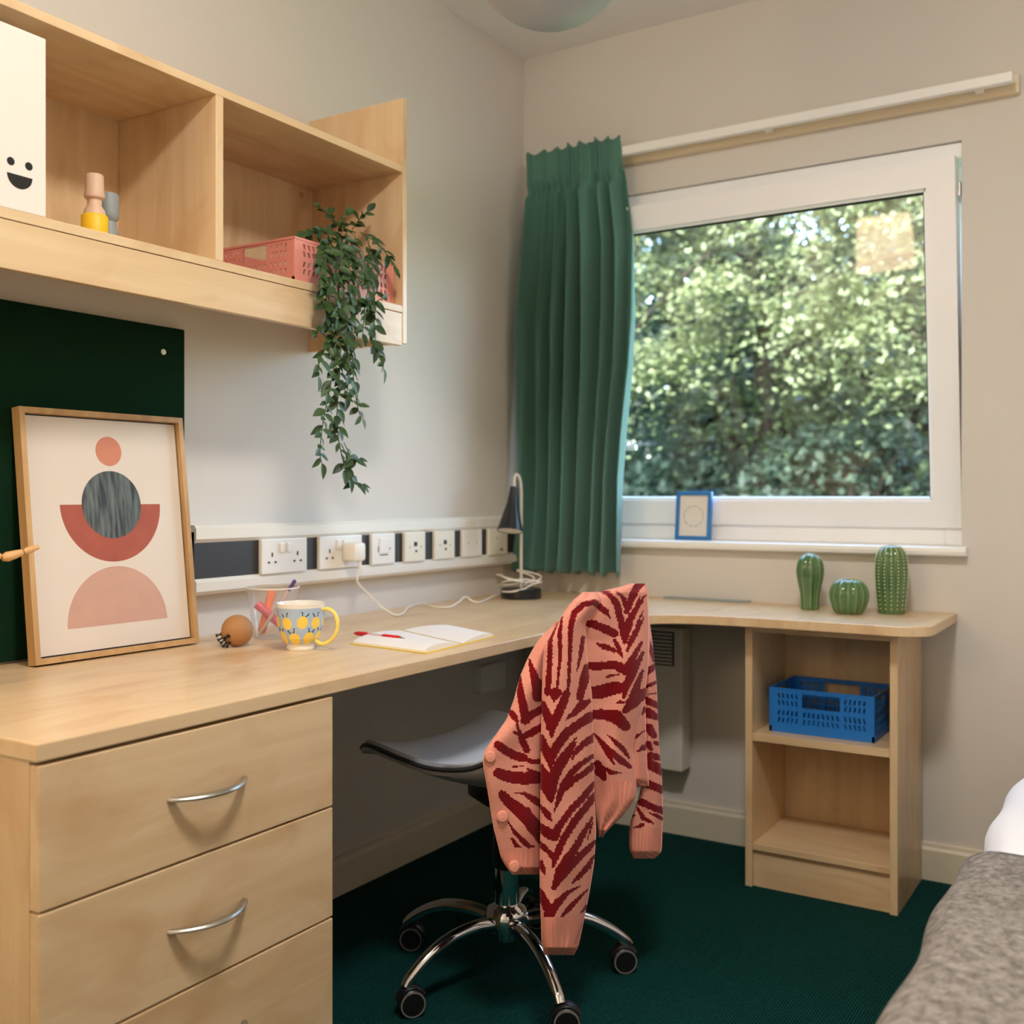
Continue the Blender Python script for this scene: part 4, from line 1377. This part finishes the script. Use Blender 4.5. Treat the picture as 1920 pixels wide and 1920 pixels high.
def crate_panel(name, o, ex, ey, ez, W, Hh, th, mat, parent, layout):
    cols, rws, kind = layout
    m = MB()
    o, ex, ey, ez = (np.array(q, float) for q in (o, ex, ey, ez))
    sx, sy = W / sum(cols), Hh / sum(rws)
    P = lambda a, b, t: o + ex * a + ey * b + ez * t
    y = 0
    for j, rh in enumerate(rws):
        x = 0
        for i, cw in enumerate(cols):
            a0, a1, b0, b1 = x * sx, (x + cw) * sx, y * sy, (y + rh) * sy
            x += cw
            kd = kind(i, j)
            O = [(a0, b0), (a1, b0), (a1, b1), (a0, b1)]
            if kd == 'o':
                continue
            if kd == 's':
                m.add([P(*q, 0) for q in O] + [P(*q, th) for q in O], [(0, 1, 2, 3), (7, 6, 5, 4)])
                continue
            w_, h_ = a1 - a0, b1 - b0
            k = 0.22 * (1 if kd == '/' else -1)
            I = [(a0 + w_ * (0.28 - k / 2), b0 + h_ * 0.14), (a0 + w_ * (0.72 - k / 2), b0 + h_ * 0.14), (a0 + w_ * (0.72 + k / 2), b0 + h_ * 0.86), (a0 + w_ * (0.28 + k / 2), b0 + h_ * 0.86)]
            vv = [P(*q, 0) for q in O] + [P(*q, 0) for q in I] + [P(*q, th) for q in O] + [P(*q, th) for q in I]
            ff = []
            for e in range(4):
                g = (e + 1) % 4
                ff += [(e, g, 4 + g, 4 + e), (8 + g, 8 + e, 12 + e, 12 + g), (4 + e, 4 + g, 12 + g, 12 + e)]
            m.add(vv, ff)
        y += rh
    # rims and band
    m.add(*prism_vf([(0, Hh - 0.004), (W, Hh - 0.004), (W, Hh + 0.001), (0, Hh + 0.001)], o, ex, ey, ez, -0.0015, th + 0.001))
    m.add(*prism_vf([(0, 0), (W, 0), (W, Hh * 0.13), (0, Hh * 0.13)], o, ex, ey, ez, -0.001, th + 0.0015))
    for a in (0, W - 0.006):
        m.add(*prism_vf([(a, 0), (a + 0.006, 0), (a + 0.006, Hh), (a, Hh)], o, ex, ey, ez, -0.001, th + 0.0008))
    return m.build(name, mat, parent)


LCOL = [1.6] + [1] * 5 + [0.7] + [1.05] * 8 + [0.7] + [1] * 5 + [1.6]
LROW = [1.3, 1.05, 1.05, 0.45, 1.05, 1.05, 0.55]


def lk(i, j):
    if i in (0, 6, 15, 21) or j in (0, 3, 6): return 's'
    if 6 < i < 15:
        if j > 3: return 'o' if 7 <= i <= 14 else 's'
        return '/' if i < 11 else '\\'
    return ('/' if i < 6 else '\\') if j < 3 else ('\\' if i < 6 else '/')


SCOL = [1.4] + [1] * 4 + [0.6] + [1.05] * 5 + [0.6] + [1] * 4 + [1.4]


def sk(i, j):
    if i in (0, 5, 11, 16) or j in (0, 3, 6): return 's'
    if 5 < i < 11: return 'o' if j > 3 else '/'
    return '/' if (i < 5) == (j < 3) else '\\'


def crate(name, x0, x1, y0, y1, z, h, mat, label, long_axis):
    t = thing(name, ((x0 + x1) / 2, (y0 + y1) / 2, z), label, 'crate')
    th = 0.003
    L, S = (LCOL, LROW, lk), (SCOL, LROW, sk)
    A, B = (L, S) if long_axis == 'x' else (S, L)
    crate_panel('crate_wall', (x0, y0, z), (1, 0, 0), (0, 0, 1), (0, 1, 0), x1 - x0, h, th, mat, t, A)
    crate_panel('crate_wall', (x0, y1 - th, z), (1, 0, 0), (0, 0, 1), (0, 1, 0), x1 - x0, h, th, mat, t, A)
    crate_panel('crate_wall', (x0, y0, z), (0, 1, 0), (0, 0, 1), (1, 0, 0), y1 - y0, h, th, mat, t, B)
    crate_panel('crate_wall', (x1 - th, y0, z), (0, 1, 0), (0, 0, 1), (1, 0, 0), y1 - y0, h, th, mat, t, B)
    box('crate_floor', x0 + 0.003, x1 - 0.003, y0 + 0.003, y1 - 0.003, z, z + 0.004, mat, t)
    return t


crate('folding_crate', 0.941, 1.215, -0.268, -0.055, 0.4125, 0.117, 'crate_blue', 'blue perforated folding crate on the bookcase shelf', 'x')
crate('folding_crate', 0.045, 0.278, -1.394, -1.0565, 1.501, 0.097, 'crate_pink', 'pink perforated folding crate on the wall shelf under the trailing plant', 'y')

# ================================================================== TRAILING PLANT
tp = thing('trailing_plant', (0.22, -1.23, 1.53), 'trailing green artificial vine spilling over the pink crate', 'plant')
lathe('pot', [(0.0, 0), (0.04, 0.0), (0.05, 0.09), (0.046, 0.09), (0.0, 0.08)], (0.2, -1.23, 1.506), 'figure_grey', tp, seg=20)


def leaf_mesh(wd, bend):
    v, f = [], []
    n = 6
    for i in range(n + 1):
        t = i / n
        w_ = wd * math.sin(PI * min(1, t * 1.02)) ** 0.8 * (1 - 0.35 * t) + 0.001
        z = -bend * t * t
        v += [(-w_, t, z + w_ * 0.35), (0, t, z), (w_, t, z + w_ * 0.35)]
    for i in range(n):
        a = 3 * i
        f += [(a, a + 1, a + 4, a + 3), (a + 1, a + 2, a + 5, a + 4)]
    me = bpy.data.meshes.new('leaf')
    me.from_pydata(v, [], f)
    me.materials.append(MATS['plant_leaf'])
    me.polygons.foreach_set('use_smooth', [True] * len(me.polygons))
    return me


LM = [leaf_mesh(0.29, 0.12), leaf_mesh(0.26, 0.25), leaf_mesh(0.32, 0.05)]
VINES = [
    [(645, 440, .25), (640, 470, .31), (645, 560, .335), (640, 640, .33), (637, 690, .33), (632, 790, .325), (640, 850, .325), (655, 895, .325), (680, 912, .325)],
    [(625, 440, .25), (612, 480, .31), (612, 560, .33), (622, 620, .33), (600, 675, .33), (597, 705, .33)],
    [(665, 440, .25), (668, 500, .32), (662, 570, .335), (660, 640, .33), (662, 700, .33), (670, 760, .33), (678, 785, .33)],
    [(690, 450, .25), (700, 520, .32), (703, 590, .33), (698, 640, .33), (714, 668, .33), (718, 690, .33)],
    [(675, 435, .25), (705, 455, .30), (728, 480, .32), (742, 505, .32)],
    [(632, 660, .33), (618, 730, .335), (606, 790, .335), (600, 845, .335), (603, 868, .335)],
    [(650, 430, .24), (656, 520, .345), (650, 620, .34), (655, 690, .34), (650, 740, .34)],
    [(612, 440, .26), (600, 500, .33), (606, 560, .335), (612, 600, .33), (592, 625, .33)],
    [(640, 430, .20), (620, 405, .22), (598, 388, .22)],
    [(660, 430, .20), (675, 410, .24), (690, 395, .25)],
    [(630, 435, .22), (600, 430, .26), (568, 436, .26)],
    [(640, 440, .20), (640, 415, .24), (648, 402, .25)],
    [(680, 470, .31), (690, 530, .34), (684, 580, .345), (680, 625, .345)],
    [(635, 480, .32), (628, 540, .345), (634, 600, .345), (628, 650, .34)],
    [(660, 560, .345), (690, 570, .345), (716, 560, .34)],
    [(645, 830, .325), (660, 860, .33), (672, 862, .33)]]
LEAVES = []
for vi, vine in enumerate(VINES):
    pp_ = [un(u, v, 'x', x) for u, v, x in vine]
    cp = catmull(pp_, 8)
    tube('stem', cp, 0.0011 if vi else 0.0014, 'stem_green', tp, 5)
    seg = [np.linalg.norm(np.array(b) - np.array(a)) for a, b in zip(cp, cp[1:])]
    acc = np.concatenate([[0], np.cumsum(seg)])
    dd = 0.012
    sgn = 1
    while dd < acc[-1] + 0.004:
        i = min(int(np.searchsorted(acc, dd)), len(cp) - 1)
        p = np.array(cp[i]); dr_ = np.array(cp[min(i + 1, len(cp) - 1)]) - np.array(cp[max(i - 1, 0)])
        dr_ = dr_ / (np.linalg.norm(dr_) + 1e-9)
        last = dd > acc[-1] - 0.008
        side = np.array([rng.uniform(-0.35, 0.7), sgn * rng.uniform(0.5, 1.0), rng.uniform(-0.6, 0.2)])
        ld = side * (0.25 if last else 1.0) + dr_ * rng.uniform(0.2, 0.8) * (2 if last else 1)
        ld /= np.linalg.norm(ld)
        nm = np.array([0.75, rng.uniform(-0.6, 0.4), rng.uniform(0.1, 0.8)])
        nm -= ld * (nm @ ld); nm /= np.linalg.norm(nm)
        xx = np.cross(ld, nm)
        ln = rng.uniform(0.026, 0.040) * (0.7 if rng.random() < 0.2 else 1)
        if p[0] + ld[0] * ln < 0.03: ld[0] = abs(ld[0])
        if True:
            M = Matrix(((xx[0] * ln, ld[0] * ln, nm[0] * ln, p[0] - 0.22), (xx[1] * ln, ld[1] * ln, nm[1] * ln, p[1] + 1.23), (xx[2] * ln, ld[2] * ln, nm[2] * ln, p[2] - 1.53), (0, 0, 0, 1)))
            LEAVES.append((ln, M))
        sgn = -sgn
        dd += rng.uniform(0.0065, 0.0115)
LEAVES.sort(key=lambda q: -q[0])                 # the largest as leaves of their own, the small rest joined
for i, (ln, M) in enumerate(LEAVES[:296]):
    lo = bpy.data.objects.new('leaf', LM[i % 3])
    COL.objects.link(lo)
    lo.parent = tp
    lo.matrix_local = M
m = MB()
for i, (ln, M) in enumerate(LEAVES[296:]):
    me = LM[i % 3]
    m.add([tuple(M @ v.co + Vector((0.22, -1.23, 1.53))) for v in me.vertices], [tuple(q.vertices) for q in me.polygons])
if m.v:
    props(m.build('small_leaves', 'plant_leaf', tp, True), kind='stuff')

# ================================================================== THINGS ON THE DESK
DZ = 0.7303
# mug
mc = np.array([0.342, -1.443, DZ])
mg = thing('mug', mc, 'pale blue mug printed with yellow lemons and a yellow handle', 'mug')
SEG, RWS = 150, 64
prof = [(0.027, 0.0), (0.0285, 0.004), (0.0275, 0.010), (0.033, 0.016), (0.040, 0.026), (0.0455, 0.045), (0.0485, 0.070), (0.0505, 0.0955)]
zz = np.linspace(0, 0.0955, RWS)
rr = np.interp(zz, [h for r, h in prof], [r for r, h in prof])
V = [(mc[0] + r * math.cos(2 * PI * k / SEG), mc[1] + r * math.sin(2 * PI * k / SEG), mc[2] + z) for r, z in zip(rr, zz) for k in range(SEG)]
Fc, MI = [], []
a0 = math.atan2(CAM[1] - mc[1], CAM[0] - mc[0])
lem = [(-0.62, 0.058, 0.2), (0.08, 0.060, -0.3), (0.72, 0.058, 0.1), (-0.30, 0.026, 0.3), (0.42, 0.027, -0.2), (-1.0, 0.028, 0), (1.05, 0.028, 0.1), (-1.3, 0.06, 0.1), (1.4, 0.06, 0), (2.0, 0.05, 0), (2.6, 0.03, 0), (-2.0, 0.05, 0), (-2.6, 0.06, 0), (3.1, 0.06, 0)]
for j in range(RWS - 1):
    for k in range(SEG):
        k2 = (k + 1) % SEG
        Fc.append((j * SEG + k, j * SEG + k2, (j + 1) * SEG + k2, (j + 1) * SEG + k))
        z = (zz[j] + zz[j + 1]) / 2; r = rr[j]
        mi = 0 if 0.014 < z < 0.088 else 1
        if mi == 0:
            for la, lz, rot in lem:
                da = ((2 * PI * (k + 0.5) / SEG - a0 - la + PI) % (2 * PI)) - PI
                ux, uz = da * r, z - lz
                x1 = ux * math.cos(rot) + uz * math.sin(rot); z1 = -ux * math.sin(rot) + uz * math.cos(rot)
                if (x1 / 0.0112) ** 2 + (z1 / 0.0125) ** 2 < 1: mi = 2
                for sg in (-1, 1):
                    x2 = x1 - sg * (0.003 + (z1 - 0.012) * 0.5)
                    if 0.0125 < z1 < 0.021 and abs(x2) < 0.0014: mi = 3
        MI.append(mi)
o = obj('mug_body', V, Fc, ['mug_blue', 'mug_white', 'mug_lemon', 'mug_leaf'], mg, True)
o.data.polygons.foreach_set('material_index', MI)
lathe('mug_lining', [(0.0, 0.012), (0.030, 0.016), (0.043, 0.045), (0.0478, 0.0945), (0.0492, 0.0962), (0.0505, 0.0955)], mc, 'mug_white', mg, seg=64, cap=False)
lathe('mug_foot', [(0.0, 0.001), (0.027, 0.0005)], mc, 'mug_white', mg, seg=40, cap=False)
hdir = RT * 0.96 - FW * 0.28
hdir /= np.linalg.norm(hdir)
hp = [mc + hdir * a + UP * b for a, b in ((0.047, 0.083), (0.062, 0.085), (0.077, 0.076), (0.0835, 0.056), (0.079, 0.034), (0.064, 0.018), (0.048, 0.013), (0.034, 0.019))]
tube('handle', catmull(hp, 5), 0.0052, 'mug_yellow', mg, 12, 0.75)['label'] = 'yellow loop handle'

# clear pen cup
cc = np.array([0.162, -1.340, DZ])
cu = thing('pen_cup', cc, 'clear plastic tumbler behind the lemon mug', 'cup')
lathe('tumbler', [(0.0, 0.001), (0.041, 0.0), (0.042, 0.002), (0.058, 0.112)], cc, 'clear_plastic', cu, seg=40, cap=False)
lathe('rim', [(0.0562, 0.110), (0.0588, 0.1102), (0.0588, 0.1132), (0.0562, 0.1132)], cc, 'mug_white', cu, seg=40, cap=False)


def cup_pen(name, a, b, r, mat, label, cap=None):
    a, b = np.array(a), np.array(b)
    d = (b - a) / np.linalg.norm(b - a); L = np.linalg.norm(b - a)
    t = thing(name, a, label, 'pen')
    lathe('barrel', [(r * 0.5, 0), (r, 0.006), (r, L * 0.78), (r * 0.92, L * 0.8)], a, mat, t, axis=d, seg=16)
    lathe('cap', [(r * 1.04, L * 0.8), (r * 1.04, L * 0.99), (r * 0.6, L)], a, cap or mat, t, axis=d, seg=16)


cup_pen('highlighter', cc + RT * -0.026 + UP * 0.008, cc + RT * -0.006 + FW * 0.02 + UP * 0.103, 0.0095, 'pen_orange', 'orange highlighter standing in the clear tumbler')
cup_pen('highlighter', cc + RT * 0.030 - FW * 0.002 + UP * 0.018, cc + RT * -0.036 + FW * 0.0 + UP * 0.075, 0.0095, 'pen_pink', 'pink highlighter lying slantwise in the clear tumbler')
cup_pen('ballpoint_pen', cc + RT * -0.026 - FW * 0.024 + UP * 0.008, cc + RT * 0.050 + FW * 0.0 + UP * 0.128, 0.004, 'pen_clear', 'clear ballpoint pen with a purple end in the tumbler', 'pen_purple')

# wooden ball with push pins
bc = np.array([0.198, -1.480, DZ + 0.033])
wb = thing('pin_ball', (bc[0], bc[1], DZ), 'brown wooden ball stuck with black push pins beside the mug', 'pin ball')
v, f = lathe_vf([(0.033 * math.sin(a), -0.033 * math.cos(a)) for a in np.linspace(0.0001, PI - 0.0001, 22)], bc, (0, 0, 1), 32, False)
obj('ball', v, f, 'cork_ball', wb, True)
for dx, dz, fw_ in ((-0.30, -0.22, -0.85), (-0.75, -0.38, -0.35), (-0.62, -0.5, -0.5), (-0.60, -0.72, -0.3), (-0.32, -0.66, -0.62), (-0.9, -0.2, -0.2)):
    d = RT * dx + UP * dz + FW * fw_
    d /= np.linalg.norm(d)
    q = bc + d * 0.032
    lathe('push_pin', [(0.0044, 0.0), (0.0044, 0.0012), (0.0019, 0.003), (0.0017, 0.008), (0.0036, 0.0105), (0.0036, 0.0125), (0.0, 0.013)], q, 'pin_black', wb, axis=d, seg=12)

# open notebook
nb = thing('notebook', (0.45, -1.2, DZ), 'open blank notebook with a yellow cover under the red pen', 'notebook')
a_, b_ = un(660, 1207, 'z', DZ), un(798, 1225, 'z', DZ)
s1, s2 = un(866, 1209, 'z', DZ), un(752, 1183, 'z', DZ)
r1, r2 = un(926, 1193, 'z', DZ), un(852, 1178, 'z', DZ)


def pages(name, e0, e1, f0, f1, hgt, t0, mat, inset=0.0, n=14):
    V = []
    for i in range(n + 1):
        t = inset + (1 - inset) * i / n
        z = t0 + hgt * (math.sin(PI * (1 - t) ** 0.75) ** 0.9 * 0.9 + 0.35 * t)
        for q in (0.0 + inset * 0.3, 1.0 - inset * 0.3):
            p = (e0 + (f0 - e0) * t) * (1 - q) + (e1 + (f1 - e1) * t) * q
            V += [(p[0], p[1], DZ + t0), (p[0], p[1], DZ + z + 0.0006)]
    Fc = []
    for i in range(n):
        a = 4 * i
        Fc += [(a, a + 2, a + 6, a + 4), (a + 1, a + 5, a + 7, a + 3), (a, a + 4, a + 5, a + 1), (a + 2, a + 3, a + 7, a + 6)]
    Fc += [(0, 1, 3, 2), (4 * n, 4 * n + 2, 4 * n + 3, 4 * n + 1)]
    return obj(name, V, Fc, mat, nb, True, None, 35)


nc = (s1 + s2) / 2
gr = lambda p: nc + (p - nc) * 1.035
pages('cover', gr(s1), gr(s2), gr(b_), gr(a_), 0.0, 0.0, 'cover_yellow')
pages('cover', gr(s1), gr(s2), gr(r1), gr(r2), 0.0, 0.0, 'cover_yellow')
pages('page_block', s1, s2, b_, a_, 0.010, 0.001, 'page_white', 0.03)
pages('page_block', s1, s2, r1, r2, 0.008, 0.001, 'page_white', 0.03)
# red pen
pa, pb_ = un(665, 1187, 'z', DZ + 0.012), un(761, 1198, 'z', DZ + 0.012)
d = (pb_ - pa); L = np.linalg.norm(d); d /= L
rp = thing('ballpoint_pen', pa, 'red retractable ballpoint pen lying on the open notebook', 'pen')
lathe('clip_end', [(0.0025, 0), (0.0025, 0.007), (0.0048, 0.008), (0.0052, L * 0.22), (0.004, L * 0.28)], pa, 'pen_red', rp, axis=d, seg=14)
lathe('barrel', [(0.0036, L * 0.28), (0.0036, L * 0.56)], pa, 'pen_clear', rp, axis=d, seg=14)
lathe('grip', [(0.0048, L * 0.56), (0.0055, L * 0.6), (0.0055, L * 0.86), (0.0045, L * 0.89)], pa, 'pen_red', rp, axis=d, seg=14)
lathe('tip', [(0.004, L * 0.89), (0.0012, L * 0.99), (0.0, L)], pa, 'steel', rp, axis=d, seg=14)

# ceramic cacti
plain('cactus_glaze', (78, 112, 66), 0.12, coat=0.6, noise=0.25, nscale=14)
plain('cactus_rib', (136, 164, 116), 0.15, coat=0.5)
plain('cactus_dot', (214, 214, 160), 0.25)


def cactus(pos, prof, ribs, depth, label, dots=False):
    pos = np.array([pos[0], pos[1], DZ])
    t = thing('ceramic_cactus', pos, label, 'ornament')
    pp_ = [tuple(p) for p in catmull(prof, 5)]
    rf = lambda a, h: 1 - depth * (1 - abs(math.cos(a * ribs / 2)) ** 0.7)
    v, f = lathe_vf([(max(0.0005, r), h) for r, h in pp_], pos, (0, 0, 1), ribs * 8, True, rf)
    obj('body', v, f, 'cactus_glaze', t, True)
    s, u, d = frame_of((0, 0, 1))
    for k in range(ribs):
        a = 2 * PI * k / ribs
        dr_ = s * math.cos(a) + u * math.sin(a)
        if dots:
            m = MB()
            for (r, h) in [tuple(q) for q in catmull(prof[1:-1], 5)]:
                m.add(*lathe_vf([(0.0, -0.0022), (0.0019, -0.0008), (0.0019, 0.0008), (0.0, 0.0022)], pos + dr_ * (r + 0.0005) + d * h, (0, 0, 1), 6, False))
            m.build('spine_row', 'cactus_dot', t, True)
        else:
            tube('rib_line', [pos + dr_ * (max(r, 0.001) - 0.0003) + d * h for r, h in pp_[1:]], 0.0012, 'cactus_rib', t, 5)
    return t


cactus((1.008, -0.125), [(0.024, 0.0), (0.0255, 0.012), (0.027, 0.045), (0.035, 0.085), (0.0375, 0.112), (0.031, 0.138), (0.016, 0.152), (0.001, 0.156)], 9, 0.10, 'tall bulb topped green ceramic cactus on the desk end')
cactus((1.126, -0.170), [(0.034, 0.0), (0.043, 0.014), (0.0515, 0.045), (0.046, 0.072), (0.028, 0.089), (0.001, 0.092)], 15, 0.07, 'round squat green ceramic cactus on the desk end')
cactus((1.222, -0.106), [(0.034, 0.0), (0.036, 0.014), (0.041, 0.07), (0.043, 0.115), (0.038, 0.158), (0.024, 0.178), (0.001, 0.184)], 15, 0.07, 'tall barrel green ceramic cactus with rows of pale dots', True)

# small blue frame on the sill
sf = thing('photo_frame', (0.6, 0.03, 0.909), 'small blue photo frame standing on the window sill', 'picture')
x0, x1, z0, z1 = 0.5405, 0.657, 0.9093, 1.0595
lean = lambda vf: ([(p[0], p[1] + (p[2] - z0) * 0.1, p[2]) for p in vf[0]], vf[1])
m = MB()
for a in ((x0, x0 + .0115, z0, z1), (x1 - .0115, x1, z0, z1), (x0 + .0115, x1 - .0115, z0, z0 + .0115), (x0 + .0115, x1 - .0115, z1 - .0115, z1)):
    m.add(*lean(box_vf(a[0], a[1], 0.02, 0.034, a[2], a[3], 0.001)))
m.build('frame', 'frame_blue', sf)
obj('card', *lean(box_vf(x0 + .011, x1 - .011, 0.026, 0.032, z0 + .011, z1 - .011)), 'box_card', sf)
m = MB()
xc, zc = (x0 + x1) / 2, (z0 + z1) / 2 - 0.002
for k in range(32):
    a = 2 * PI * k / 32
    q = (xc + 0.0315 * math.cos(a), 0.0258 + (zc + 0.0315 * math.sin(a) - z0) * 0.1, zc + 0.0315 * math.sin(a))
    m.add(*lathe_vf([(0.0026 if k % 3 else 0.0016, -0.0003), (0.001, 0.0003)], q, (0, -1, 0), 6))
m.build('wreath_print', 'blue_grey', sf)

# artist's mannequin, mostly beyond the left edge; its raised arm reaches in front of the print
mq = thing('wooden_mannequin', (0.2, -2.10, DZ), 'jointed wooden artist mannequin stretching one arm past the print', 'mannequin')
mo = np.array([0.2, -2.10, DZ])
lathe('base', [(0.045, 0), (0.045, 0.012), (0.04, 0.016), (0.0, 0.016)], mo, 'pale_wood', mq, seg=28)
tube('stand_rod', [mo + (-0.012, 0, 0.01), mo + (-0.014, 0, 0.09), mo + (-0.008, 0, 0.155)], 0.0016, 'steel', mq, 6)


def limb(name, a, b, r0, r1, par=mq):
    a, b = np.array(a, float), np.array(b, float)
    L = np.linalg.norm(b - a)
    return lathe(name, [(0.0, 0), (r0 * 0.6, 0.02 * L), (r0, 0.25 * L), ((r0 + r1) / 2, 0.6 * L), (r1 * 0.9, 0.95 * L), (0.0, L)], a, 'pale_wood', par, axis=(b - a) / L, seg=14)


limb('pelvis', mo + (0, 0, 0.145), mo + (0, 0, 0.185), 0.020, 0.016)
limb('torso', mo + (0, 0, 0.183), mo + (0, 0, 0.262), 0.020, 0.028)
limb('neck', mo + (0, 0, 0.255), mo + (0, 0, 0.283), 0.008, 0.008)
limb('head', mo + (0, 0, 0.275), mo + (0, 0, 0.325), 0.015, 0.018)
hand_t = un(73, 1025, 'x', 0.235); wrist = un(44, 1035, 'x', 0.232); elb = un(3, 1047, 'x', 0.225)
sh_ = mo + (0.005, 0.026, 0.245)
limb('upper_arm', sh_, elb, 0.009, 0.007)
limb('forearm', elb, wrist, 0.0085, 0.006)
limb('hand', wrist, hand_t, 0.0062, 0.0045)
limb('upper_arm', mo + (0.005, -0.026, 0.245), mo + (0.01, -0.04, 0.19), 0.009, 0.007)
limb('forearm', mo + (0.01, -0.04, 0.19), mo + (0.03, -0.045, 0.14), 0.008, 0.006)
limb('hand', mo + (0.03, -0.045, 0.14), mo + (0.042, -0.045, 0.115), 0.006, 0.004)
for s in (-1, 1):
    limb('thigh', mo + (0.0, s * 0.012, 0.15), mo + (0.006, s * 0.016, 0.085), 0.0125, 0.009)
    limb('shin', mo + (0.006, s * 0.016, 0.085), mo + (0.0, s * 0.018, 0.026), 0.010, 0.006)
    limb('foot', mo + (-0.008, s * 0.018, 0.021), mo + (0.028, s * 0.02, 0.020), 0.006, 0.005)
